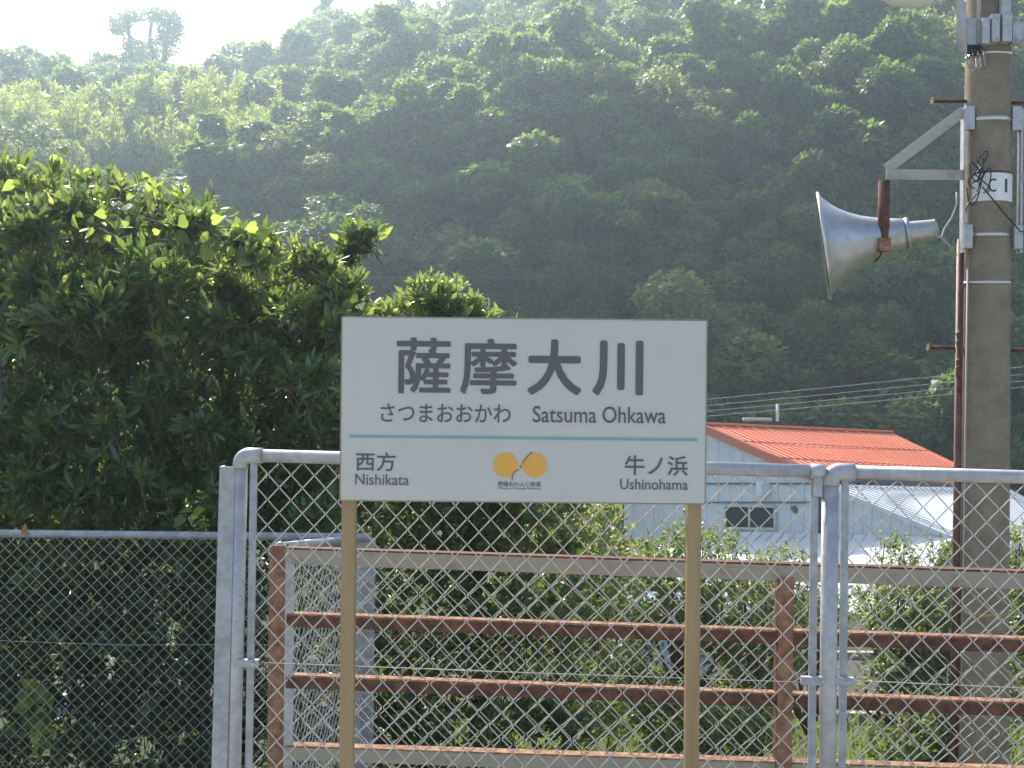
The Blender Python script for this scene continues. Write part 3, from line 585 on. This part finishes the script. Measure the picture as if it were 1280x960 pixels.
# ---------------------------------------------------------------- near broad-leaved trees
def blob_points(blobs, n, sprig=0., shell=(.72, 1.02)):
    c = np.array([list(bq[0]) for bq in blobs]); r = np.array([bq[1] for bq in blobs]); wts = np.array([(bq[2] if len(bq) > 2 else 1)*bq[1][0]*bq[1][2] for bq in blobs]); wts = wts/wts.sum()
    k = rng.choice(len(blobs), n*3, p=wts); dv = rdirs(n*3)
    q = c[k]+dv*r[k]*np.where(rng.random((n*3, 1)) < sprig, rng.uniform(shell[1], shell[1]+.22, (n*3, 1)), rng.uniform(*shell, size=(n*3, 1)))
    ok = np.ones(len(q), bool)
    for j in range(len(blobs)): ok &= ~((np.linalg.norm((q-c[j])/r[j], axis=1) < .66) & (k != j))
    q, dv = q[ok][:n], dv[ok][:n]; return q, nrmz(dv/np.maximum(r[k[ok][:n]], .05))
def B(px, py, Y, rx, ry=None, rd=None, wgt=1.):
    s = Y/F; return (P(px, py, Y), (rx*s, (rd or rx)*s, (ry or rx)*s), wgt)
def whorls(q, dv, n, L, up=.9, spread=(22, 74)):
    m = len(q); axis = nrmz(dv*.8+np.array([0, 0, up])+rng.normal(size=(m, 3))*.35); pos = np.repeat(q, n, 0); ax = np.repeat(axis, n, 0)
    ph = (np.tile(np.arange(n)*2.399, m)+np.repeat(rng.uniform(0, 6.3, m), n)); th = np.radians(rng.uniform(*spread, size=m*n))
    u = nrmz(np.cross(ax, np.array([.3, .2, .93]))); w_ = np.cross(ax, u)
    rad = u*np.cos(ph)[:, None]+w_*np.sin(ph)[:, None]; d = ax*np.cos(th)[:, None]+rad*np.sin(th)[:, None]; nr = ax-d*(ax*d).sum(1, keepdims=True)+rng.normal(size=(m*n, 3))*.38
    pos = pos-ax*(rng.uniform(0, .05, (m*n, 1))); Ls = L*rng.uniform(.55, 1.15, m*n)*np.repeat(rng.uniform(.65, 1.15, m), n); pos = pos-ax*rng.uniform(0, .09, (m*n, 1)); return pos, d, nr, Ls, axis
def twig_mesh(q, axis, ln, r, parent, m):
    n = len(q); k = 3; a = q-axis*ln; t = axis; u = nrmz(np.cross(t, np.array([.31, .9, .2]))); w_ = np.cross(t, u); V = []
    for base, rr in ((a-np.array([0, 0, ln*.25]), r), (q, r*.6)):
        for j in range(k): V.append(base+(u*math.cos(j*2.094)+w_*math.sin(j*2.094))*rr)
    V = np.stack(V, 1).reshape(-1, 3); f = np.array([(0, 1, 4, 3), (1, 2, 5, 4), (2, 0, 3, 5)]); Fc = (f[None]+(np.arange(n)*6)[:, None, None]).reshape(-1, 4)
    return tag(np_mesh('twigs', V, Fc, m, parent, smooth=False), kind='stuff')
def limbs(rt, base, blobs, r0, m, count):
    """trunk and a limb to each of the chosen blobs"""
    top = base+Vector((0, 0, .4*(blobs[0][0].z-base.z))); o = MB().tube([base-Vector((0, 0, .3)), base+(top-base)*.5+Vector((.03, .02, 0)), top], [r0*1.25, r0, r0*.85], 10).build('trunk', m, rt)
    for c, r, *_ in blobs[:count]:
        mid = top.lerp(c, .5)+Vector((random.uniform(-.15, .15), random.uniform(-.1, .1), .12)); MB().tube([top-Vector((0, 0, .1)), mid, c, c+Vector((random.uniform(-.1, .1), 0, r[2]*.6))], [r0*.6, r0*.4, r0*.22, r0*.06], 7).build('limb', m, o)
def broadleaf(name, label, cat, base, blobs, nw, L, wd, mname, singles=0, n=11, inner=.42, r0=.09):
    rt = thing(name, label, cat, base); limbs(rt, base, blobs, r0, M['bark'], min(9, len(blobs)))
    q, dv = blob_points(blobs, nw, .14); pos, d, nr, Ls, axis = whorls(q, dv, n, L)
    sel = np.zeros(len(pos), bool)
    if singles:
        cand = np.where((q[:, 2] > np.quantile(q[:, 2], .35)) & (q[:, 1] < np.quantile(q[:, 1], .55)))[0]; pick = rng.choice(cand, max(1, singles//n), replace=False)
        for w_ in pick: sel[w_*n:(w_+1)*n] = True
        sd, dd_, nn = frames(d, nr); me = bpy.data.meshes.new('leaf'); me.from_pydata([tuple(v) for v in LEAF[0].tolist()], [], LEAF[1].tolist()); me.materials.append(M[mname]); me.polygons.foreach_set('use_smooth', [True]*len(LEAF[1]))
        ro = np.array(ORG[rt])
        for i_ in np.where(sel)[0]:
            o = bpy.data.objects.new('leaf', me); COL.objects.link(o); o.parent = rt; wv = Ls[i_]*wd
            mt = Matrix(((sd[i_][0]*wv, dd_[i_][0]*Ls[i_], nn[i_][0]*wv, 0), (sd[i_][1]*wv, dd_[i_][1]*Ls[i_], nn[i_][1]*wv, 0), (sd[i_][2]*wv, dd_[i_][2]*Ls[i_], nn[i_][2]*wv, 0), (0, 0, 0, 1)))
            o.matrix_local = Matrix.Translation(Vector(pos[i_]-ro)) @ mt
    drop = rng.random(len(pos)) < .22; young = np.zeros(len(q), bool)
    young = (rng.random(len(q)) < .34) & (q[:, 2] > np.quantile(q[:, 2], .55)); yl = np.repeat(young, n) & ~sel & ~drop
    if yl.any() and name == 'broadleaf_tree':
        o = np_mesh('young_foliage', *leaves(LEAF, pos[yl], d[yl], nr[yl], Ls[yl]*.95, Ls[yl]*wd*1.25), M['leaf_young'], rt); tag(o, kind='stuff'); o['label'] = 'paler yellow-green young leaves'
    else: yl[:] = False
    k = ~sel & ~drop & ~yl; V, Fc = leaves(LEAF, pos[k], d[k], nr[k], Ls[k], Ls[k]*wd)
    ni = int(nw*inner); q2, dv2 = blob_points(blobs, ni, shell=(.25, .72)); p2, d2, n2, L2_, ax2 = whorls(q2, dv2, n, L*1.15, .3); V2, F2 = leaves(LEAF, p2, d2, n2, L2_, L2_*wd*1.25)
    tag(np_mesh('foliage', np.concatenate([V, V2]), np.concatenate([Fc, F2+len(V)]), M[mname], rt), kind='stuff')
    twig_mesh(q, axis, .22, .005, rt, M['twig']); return rt
Yt = 9.0
big = [B(60, 335, Yt, 130, 118), B(-80, 330, 9.4, 150, 130), B(180, 372, Yt, 125), B(290, 415, 8.8, 120, 112), B(375, 430, 8.8, 95, 100), B(455, 291, 8.9, 26, 13, None, 2.2), B(432, 312, 8.9, 17, 15, None, 1.5), B(415, 358, 8.9, 36, 26, None, 1.5), B(420, 520, 9, 100, 130), B(250, 560, 8.7, 160), B(60, 540, 8.7, 160), B(-90, 560, 9, 150),
       B(400, 385, 8.8, 55, 48), B(310, 330, 8.9, 50, 42), B(215, 270, 9, 60, 40), B(110, 235, 9.1, 60, 30), B(20, 225, 9.1, 50, 30), B(345, 640, 9, 120, 90), B(150, 680, 9.1, 170, 110), B(-40, 700, 9.2, 160, 120)]
for k in range(46):                           # clumps that stand forward of the main mass, with hollows between them
    px = random.uniform(-60, 440); py = random.uniform(250+max(0, px-150)*.28, 640); r_ = random.uniform(20, 42)
    big.append(B(px, py, 8.05+random.uniform(-.25, .25), r_*1.25, r_*.8, r_, 1.5))
broadleaf('broadleaf_tree', 'large dark green broad-leaved tree behind the low fence at the left', 'tree', Vector((-2.6, 9.3, -1.55)), big, 4600, .145, .27, 'leaf', 297)
mid = [B(545, 378, 9.6, 45, 38, None, 1.6), B(590, 400, 9.6, 38, 34, None, 1.4), B(480, 400, 9.5, 45, 30, None, 1.2), B(560, 470, 9.7, 100, 80), B(640, 500, 9.8, 80, 90), B(520, 580, 9.7, 110, 110), B(640, 610, 9.8, 100, 90)]
broadleaf('broadleaf_tree', 'smaller broad-leaved tree with a rounded sprig rising just above the sign board', 'tree', Vector((-.3, 9.9, -1.9)), mid, 850, .14, .27, 'leaf', 99, r0=.06)
low = [B(100, 850, 10.2, 330, 150, 60, .6), B(480, 830, 10.4, 200, 150, 60, .6), B(30, 880, 8.1, 110, 80, 80), B(200, 900, 8.1, 110, 80, 80), B(0, 760, 8.6, 120, 90), B(80, 800, 8.3, 150, 90, 90), B(260, 800, 8.3, 140, 110, 90), B(-80, 820, 8.4, 140, 110, 90), B(450, 770, 9.2, 130, 120), B(560, 720, 9.6, 110, 110), B(640, 760, 9.8, 100, 120), B(520, 880, 9.0, 140, 100), B(680, 880, 9.6, 100, 90), B(120, 920, 8.2, 170, 80, 90), B(330, 920, 8.3, 140, 80, 90), B(700, 690, 10, 50, 60)]
broadleaf('evergreen_shrub', 'dense dark evergreen undergrowth seen through the chain link mesh', 'shrub', Vector((-.6, 8.9, -1.5)), low, 2900, .11, .32, 'leaf_dark', 99, r0=.05)
# climbing vine with large bright leaves over the big tree
rt = thing('climbing_vine', 'vine with bright yellow-green leaves climbing over the large broad-leaved tree', 'vine', Vector((-2.4, 8.5, -1.4)))
spots = [(20, 222, 4, 26), (75, 205, 5, 24), (40, 240, 4, 16), (125, 300, 2, 6), (100, 268, 4, 24), (300, 285, 14, 26), (318, 318, 14, 26), (275, 300, 5, 18), (150, 262, 4, 22), (235, 275, 4, 18), (446, 375, 4, 8), (330, 290, 4, 16), (200, 300, 4, 34), (48, 868, 12, 16), (40, 905, 7, 24), (25, 890, 6, 14), (60, 930, 6, 20), (110, 320, 4, 40), (20, 300, 4, 25), (180, 240, 4, 20), (255, 645, 5, 25)]
pp = []; dd_ = []; ms = []
me = bpy.data.meshes.new('leaf'); me.from_pydata(HEART[0].tolist(), [], HEART[1].tolist()); me.materials.append(M['vine']); me.polygons.foreach_set('use_smooth', [True]*len(HEART[1]))
stem = MB(); prev = None
for (px, py, n, sp) in spots:
    yb = 7.8 if py > 240 else 8.6
    if py > 600: yb = 7.42
    ctr = P(px, py, yb)
    if prev is not None and (prev-ctr).length < 1.6: MB().tube([prev, prev.lerp(ctr, .5)+Vector((0, .25, .0)), ctr], .004, 5).build('stem', M['twig'], rt)
    prev = ctr
    for k in range(n):
        p = P(px+random.gauss(0, sp*.6), py+random.gauss(0, sp*.5), yb+random.uniform(-.15, .15)); L = random.uniform(.06, .115)
        d = Vector((random.gauss(0, .6), random.gauss(-.3, .4), random.gauss(-.55, .4))).normalized(); nn = Vector((random.gauss(-.3, .3), random.gauss(.9, .4) if random.random() < .5 else -1, random.gauss(.7, .3))); nn = (nn-d*nn.dot(d)).normalized(); sd = d.cross(nn)
        o = bpy.data.objects.new('leaf', me); COL.objects.link(o); o.parent = rt
        o.matrix_local = Matrix.Translation(p-ORG[rt]) @ Matrix(((sd.x*L*.9, d.x*L, nn.x*L*.9, 0), (sd.y*L*.9, d.y*L, nn.y*L*.9, 0), (sd.z*L*.9, d.z*L, nn.z*L*.9, 0), (0, 0, 0, 1)))

# ---------------------------------------------------------------- garden trees below, small leaves
def garden(label, base, blobs, n, L=.068, mname='shrub', group=None):
    rt = thing('garden_tree', label, 'tree', base, group); br = MB(); tr = MB()
    base = Vector(base); hub = base+Vector((random.uniform(-.1, .1), 0, .35*(blobs[0][0].z-base.z)))
    tr.tube([base-Vector((0, 0, .3)), base.lerp(hub, .6)+Vector((.06, 0, 0)), hub], [.06, .05, .045], 8)
    for c, r, *_ in blobs:
        for k in range(5):
            tip = c+Vector([random.gauss(0, .5)*r[j] for j in range(3)])+Vector((0, 0, r[2]*.3)); mid_ = hub.lerp(tip, .55)+Vector((random.gauss(0, .15), random.gauss(0, .15), -.1)); br.tube([hub, mid_, tip], [.035, .022, .006], 5)
    tr.build('trunk', M['bark'], rt); br.build('branches', M['bark'], rt)
    q, dv = blob_points(blobs, n, shell=(.35, 1.05)); axis = nrmz(dv*.6+np.array([0, 0, .5])+rng.normal(size=(len(q), 3))*.5); m = 13; ln = .26
    tt = np.tile(np.linspace(.1, 1, m), len(q)); pos = np.repeat(q, m, 0)+np.repeat(axis, m, 0)*tt[:, None]*ln; d = nrmz(np.repeat(axis, m, 0)*.6+rdirs(len(pos))); Ls = L*rng.uniform(.6, 1.3, len(pos))
    V, Fc = leaves(LEAFS, pos, d, rdirs(len(pos))+np.array([0, 0, .8]), Ls, Ls*.5)
    tag(np_mesh('crown', V, Fc, M[mname], rt, smooth=False), kind='stuff'); twig_mesh(q+axis*ln, axis, ln, .003, rt, M['twig']); return rt
garden('leafy garden tree beside the right edge of the dark undergrowth, left of the house wall', P(715, 1000, 14.5)+Vector((0, 0, .9)), [B(712, 690, 14.5, 60, 60), B(740, 730, 14, 70, 60), B(660, 780, 14.5, 70, 70), B(750, 660, 14.8, 32, 30), B(700, 860, 14, 80, 60)], 1300)
garden('garden tree with its crown behind the right post of the station sign', P(850, 1000, 15.5)+Vector((0, 0, .4)), [B(845, 735, 15.5, 62, 36), B(815, 706, 15.6, 36, 24, None, .7), B(868, 690, 15.6, 26, 34, None, .6), B(770, 800, 15, 45, 60, None, .8), B(775, 870, 15, 70, 35), B(890, 800, 15.2, 24, 44, None, .8)], 1250)
garden('garden tree with bare dark branches in front of the house window', P(940, 1000, 16)+Vector((0, 0, .2)), [B(940, 762, 16, 65, 46), B(905, 688, 16, 16, 24, None, .5), B(985, 708, 16.2, 26, 14, None, .6), B(945, 706, 16.2, 22, 12, None, .5), B(945, 820, 15.6, 45, 42), B(930, 880, 15.4, 40, 28), B(850, 905, 15, 60, 26)], 1000)
garden('garden tree between the fence joint and the utility pole', P(1110, 1000, 16)+Vector((0, 0, .2)), [B(1130, 762, 16, 55, 40), B(1122, 696, 16, 24, 14, None, .5), B(1165, 704, 16, 24, 22, None, .6), B(1150, 800, 15.6, 50, 55), B(1122, 830, 16, 20, 40), B(1170, 850, 15.6, 50, 40), B(1110, 850, 15.4, 30, 22)], 1150)
garden('garden tree to the right of the utility pole', P(1310, 1000, 15)+Vector((0, 0, .6)), [B(1300, 740, 15, 60, 60), B(1275, 690, 15.2, 28, 34), B(1290, 840, 15, 55, 70), B(1350, 760, 15, 60, 80)], 950)
garden('sparse low garden tree left of the rusty middle post', P(1010, 1000, 17)+Vector((0, 0, .1)), [B(1010, 785, 17, 36, 30), B(1030, 765, 17, 22, 26), B(1000, 830, 17, 30, 24)], 420)
garden('low leafy shrub growing out of the bright grass in front of the pole', P(1180, 1000, 15)+Vector((0, 0, .3)), [B(1165, 905, 14.6, 40, 26), B(1215, 925, 14.6, 40, 26), B(1120, 935, 14.4, 30, 18)], 380)
garden('low leafy shrub at the grass edge between the right sign post and the rusty post', P(920, 1000, 14.5)+Vector((0, 0, .3)), [B(900, 925, 14.2, 44, 26), B(955, 915, 14.2, 26, 24), B(850, 930, 14.2, 40, 24)], 380)
# grass on the bank and verge
n = 16000; gx = rng.uniform(-1, 11, n); gy = rng.uniform(13.5, 20, n); gz = height(gx, gy)
cl = np.sin(gx*2.3+gy*1.1)+np.sin(gx*.9-gy*2.7); kk = rng.uniform(-2.2, 2, n) < cl; gx, gy, gz, cl = gx[kk], gy[kk], gz[kk], cl[kk]; n = len(gx)
d = np.stack([rng.normal(0, .3, n), rng.normal(-.05, .3, n), np.ones(n)], -1); pos = np.stack([gx, gy, gz-.02], -1); L = rng.uniform(.18, .5, n)*(1+.25*cl)
V, Fc = leaves(LEAF, pos, d, np.stack([rng.normal(0, .6, n), -np.ones(n), np.zeros(n)], -1), L, .022)
tag(np_mesh('grass', V, Fc, M['grass'], smooth=True), 'bright green grass on the bank below the platform', 'grass', kind='stuff')

# ---------------------------------------------------------------- trees on the hill
def crown_proto(seed, nl=11, per=620, leaf=.26, flat=.8):
    r_ = np.random.default_rng(seed); cs = [(0, 0, 2.3, 1.35)]
    for k in range(nl):
        t = k*2.399+r_.uniform(-.4, .4); rad = r_.uniform(.5, 2.1); z = 2.3+r_.uniform(-1.0, 2.2)-.35*rad; cs.append((math.cos(t)*rad, math.sin(t)*rad, z, r_.uniform(.45, 1.15)))
    P_ = []; D_ = []
    for x, y, z, r in cs:
        m = int(per*r*r/.8); dv = nrmz(r_.normal(size=(m, 3))+np.array([0, 0, .25])); P_.append(np.array([x, y, z])+dv*np.array([r, r, r*flat])*r_.uniform(.7, 1.1, (m, 1))); D_.append(dv)
    p, dv = np.concatenate(P_), np.concatenate(D_); m = len(p); rd = nrmz(r_.normal(size=(m, 3))); L = leaf*r_.uniform(.6, 1.4, m)
    return leaves(LEAFS, p, nrmz(rd+dv*.5+np.array([0, 0, -.2])), nrmz(dv+rd*.7+np.array([0, 0, .4])), L, L*.62)
def proto_me(name, V, Fc, m):
    o = np_mesh(name, V, Fc, m, smooth=False); me = o.data; bpy.data.objects.remove(o); return me
crowns = [proto_me('crown', *crown_proto(s, nl, 620, lf, fl), M[mm]) for s, nl, lf, fl, mm in ((1, 13, .28, .8, 'hill'), (2, 10, .34, .75, 'hill'), (3, 15, .25, .95, 'hill'), (4, 12, .30, .7, 'hill'), (5, 14, .24, .9, 'hill_lt'), (6, 11, .40, .8, 'hill'))]
tm = MB().tube([(0, 0, -1.2), (.1, .05, .9), (0, 0, 2.6)], [.22, .17, .1], 7).build('trunk', M['bark']); trunk_me = tm.data; bpy.data.objects.remove(tm)
pts = []
def scatter(y0, y1, gap, jit):
    y = y0
    while y < y1:
        hw = y*.9+6; x = -hw+random.uniform(0, gap)
        while x < hw:
            q = (x+random.gauss(0, jit), y+random.gauss(0, jit))
            if not (76 < q[1] < 95 and -120 < 640+F*q[0]/q[1] < 345 and random.random() < .88): pts.append(q)
            x += gap*random.uniform(.85, 1.12)   # the hollow itself holds bamboo
        y += gap*(.62 if y < 78 else .83)
scatter(53, 78, 3.4, .5); nface = len(pts); scatter(77, 136, 4.3, 1.0)
pts.sort(key=lambda p: p[1]); far = []; near_crowns = []
for k, (x, y) in enumerate(pts):
    z = float(height(x, y)); s = random.choice((.7, .85, 1., 1.1, 1.25, 1.5))*random.uniform(.9, 1.12)*(1.0 if y < 110 else 1.1)
    if y < 78: s = max(s*.95, .9)
    px = 640+F*x/y
    ci = random.randrange(6); rzz = random.uniform(0, 6.28)
    if -60 < px < 1340 and len(near_crowns) < 300:
        where = ('at far left', 'above the broad-leaved tree', 'left of the sign board', 'above the sign board', 'above the sign board end', 'left of the horn speaker', 'behind the horn speaker', 'beside the utility pole')[int(min(7.99, max(0, px/160)))]
        band = 'at the shaded hill foot' if y < 60 else 'low on the dark hill face' if y < 66.5 else 'high on the dark hill face' if y < 74 else 'along the sunlit brow' if y < 84 else 'above the brow'
        lab = ('dense', 'rounded', 'tall', 'spreading', 'pale', 'coarse-leaved')[ci]+' tree '+band+' '+where
        t = thing('hillside_tree', lab, 'tree', (x, y, z-.3), 'trees '+band+' '+where); t.rotation_euler = (0, 0, rzz); t.scale = (s*random.uniform(.85, 1.25), s, s*random.uniform(.8, 1.2))
        for nm, me in (('crown', crowns[ci]), ('trunk', trunk_me)):
            o = bpy.data.objects.new(nm, me); COL.objects.link(o); o.parent = t
            if nm == 'crown': near_crowns.append(o); ORG[o] = ci
    else: far.append((x, y, z-.3, s, rzz, ci))
# the rest of the wood reads as one mass
def instancer(name, rows, src_objs):
    me = bpy.data.meshes.new(name); me.from_pydata([r[:3] for r in rows], [], [])
    for an, idx, ty in (('scl', 3, 'FLOAT'), ('rot', 4, 'FLOAT'), ('pick', 5, 'INT')):
        at = me.attributes.new(an, ty, 'POINT'); at.data.foreach_set('value', [r[idx] for r in rows])
    o = bpy.data.objects.new(name, me); COL.objects.link(o)
    ng = bpy.data.node_groups.new(name, 'GeometryNodeTree'); ng.interface.new_socket('Geometry', in_out='INPUT', socket_type='NodeSocketGeometry'); ng.interface.new_socket('Geometry', in_out='OUTPUT', socket_type='NodeSocketGeometry')
    N = ng.nodes; Lk = ng.links; gi = N.new('NodeGroupInput'); go = N.new('NodeGroupOutput'); iop = N.new('GeometryNodeInstanceOnPoints'); g2i = N.new('GeometryNodeGeometryToInstance')
    for s in reversed(src_objs):
        oi = N.new('GeometryNodeObjectInfo'); oi.transform_space = 'ORIGINAL'; oi.inputs['Object'].default_value = s; oi.inputs['As Instance'].default_value = True; Lk.new(oi.outputs['Geometry'], g2i.inputs[0])
    jn = N.new('GeometryNodeJoinGeometry')
    for s in src_objs[::-1]:
        oi = N.new('GeometryNodeObjectInfo'); oi.transform_space = 'ORIGINAL'; oi.inputs['Object'].default_value = s; oi.inputs['As Instance'].default_value = True; Lk.new(oi.outputs['Geometry'], jn.inputs[0])
    N.remove(g2i)
    def attr(nm, ty):
        a = N.new('GeometryNodeInputNamedAttribute'); a.data_type = ty; a.inputs['Name'].default_value = nm; return a.outputs['Attribute']
    cx_ = N.new('ShaderNodeCombineXYZ'); Lk.new(attr('rot', 'FLOAT'), cx_.inputs[2]); e2r = N.new('FunctionNodeEulerToRotation'); Lk.new(cx_.outputs[0], e2r.inputs[0])
    Lk.new(gi.outputs[0], iop.inputs['Points']); Lk.new(jn.outputs[0], iop.inputs['Instance']); iop.inputs['Pick Instance'].default_value = True
    Lk.new(attr('pick', 'INT'), iop.inputs['Instance Index']); Lk.new(e2r.outputs[0], iop.inputs['Rotation']); Lk.new(attr('scl', 'FLOAT'), iop.inputs['Scale']); Lk.new(iop.outputs[0], go.inputs[0])
    md = o.modifiers.new('scatter', 'NODES'); md.node_group = ng; return o
src = [next(o for o in near_crowns if ORG[o] == k) for k in range(6)]
tag(instancer('woodland', far, src), 'mass of woodland covering the upper hill to the skyline', 'woodland', kind='stuff')
# tall skyline tree with a gap in its crown
def sky_tree(label, blobs, base, n, stems):
    rt = thing('skyline_tree', label, 'tree', base); c = MB()
    for pts_ in stems: c.tube([P(*q) for q in pts_], [.32, .26, .16][:len(pts_)], 7)
    c.build('trunk', M['bark'], rt); q, dv = blob_points(blobs, n, shell=(.45, 1.05)); rd = rdirs(len(q)); L = .30*rng.uniform(.6, 1.4, len(q))
    V, Fc = leaves(LEAFS, q, nrmz(rd+dv*.4), nrmz(dv+rd*.8), L, L*.6); tag(np_mesh('crown', V, Fc, M['hill'], rt, smooth=False), kind='stuff')
YS = 130
sky_tree('tall tree with a gap in its crown standing alone on the skyline at upper left', [B(150, 30, YS, 17, 13), B(165, 22, YS, 14, 10), B(145, 40, YS, 9, 6), B(195, 20, YS, 20, 14), B(215, 25, YS, 16, 14), B(210, 45, YS, 16, 15), B(222, 40, YS, 10, 12), B(195, 62, YS, 34, 12), B(165, 60, YS, 16, 14)], P(180, 85, YS), 9000,
         [[(165, 80, YS), (162, 50, YS), (160, 28, YS)], [(195, 80, YS), (187, 50, YS), (190, 20, YS)], [(205, 80, YS), (208, 50, YS), (212, 25, YS)]])
sky_tree('narrow leaning tree on the skyline at the top of the hill', [B(408, 0, 133, 8, 10), B(400, 16, 133, 11, 9), B(388, 34, 133, 14, 10), B(372, 48, 133, 14, 9)], P(398, 60, 133), 4500, [[(396, 60, 133), (400, 25, 133), (408, 0, 133)]])
# bamboo stand
def bamboo_proto(seed):
    r_ = np.random.default_rng(seed); P_ = []; D_ = []; st = MB()
    for k in range(9):
        bx_, by_ = r_.normal(0, .7, 2); h = r_.uniform(4.2, 6.6); lx, ly_ = r_.normal(0, .5, 2); m = 300
        st.tube([(bx_, by_, -.8), (bx_+lx*.2, by_+ly_*.2, h*.6), (bx_+lx, by_+ly_, h)], [.05, .04, .012], 5)
        t = r_.uniform(.25, 1.03, m)**.8; wv = .75*(1.05-t)**.7+.1; p = np.stack([bx_+lx*t*t, by_+ly_*t*t, h*t], -1); dv = nrmz(r_.normal(size=(m, 3))*np.array([1, 1, .4])); P_.append(p+dv*(wv*r_.uniform(.2, 1, m))[:, None]); D_.append(dv)
    p, dv = np.concatenate(P_), np.concatenate(D_); m = len(p); L = r_.uniform(.22, .5, m)
    V, Fc = leaves(LEAFS, p, nrmz(dv*.6+np.array([0, 0, .65])+r_.normal(size=(m, 3))*.3), nrmz(r_.normal(size=(m, 3))), L, L*.28)
    sm = st.build('culms', M['twig']); me2 = sm.data; bpy.data.objects.remove(sm); return proto_me('foliage', V, Fc, M['bamboo']), me2
bp = [bamboo_proto(s) for s in (21, 22, 23)]
for k in range(84):
    px = random.uniform(-60, 345); y = random.uniform(77.5, 94); x = (px-640)/F*y
    wb = ('at far left', 'below the skyline tree', 'right of the skyline tree')[0 if px < 110 else 1 if px < 240 else 2]
    s = random.uniform(.75, 1.1); t = thing('bamboo_clump', 'pale bamboo at the hollow '+('back' if y > 88.5 else 'middle' if y > 83 else 'front')+', '+wb, 'bamboo', (x, y, float(height(x, y))-.2), 'bamboo '+wb); t.scale = (s, s, s); t.rotation_euler = (0, 0, random.uniform(0, 6.3))
    for nm, me in zip(('foliage', 'culms'), bp[k % 3]): o = bpy.data.objects.new(nm, me); COL.objects.link(o); o.parent = t

same = {}
for o in list(COL.objects):
    if o.name.startswith(('hillside_tree', 'bamboo_clump')): same.setdefault(o['label'], []).append(o)
for lab, os_ in same.items():
    n_ = len(os_); os_.sort(key=lambda o: o.location.x/o.location.y)
    if n_ > 1:
        for k, o in enumerate(os_): o['label'] = ('leftmost' if k == 0 else 'rightmost' if k == n_-1 else ('second', 'third', 'fourth', 'fifth', 'sixth', 'seventh', 'eighth', 'ninth', 'tenth', 'eleventh', 'twelfth', 'thirteenth', 'fourteenth', 'fifteenth', 'sixteenth', 'seventeenth', 'eighteenth', 'nineteenth', 'twentieth')[min(19, k)-1]+' from left')+' '+lab
# ---------------------------------------------------------------- the air
if HAZE_DENSITY > 0:
    o = MB().box((0, 95, 28.), (384, 274, 70)).build('haze', hz); tag(o, 'thin added haze standing in for veiling sun glare', kind='stuff')  # haze volume added to imitate veiling lens glare
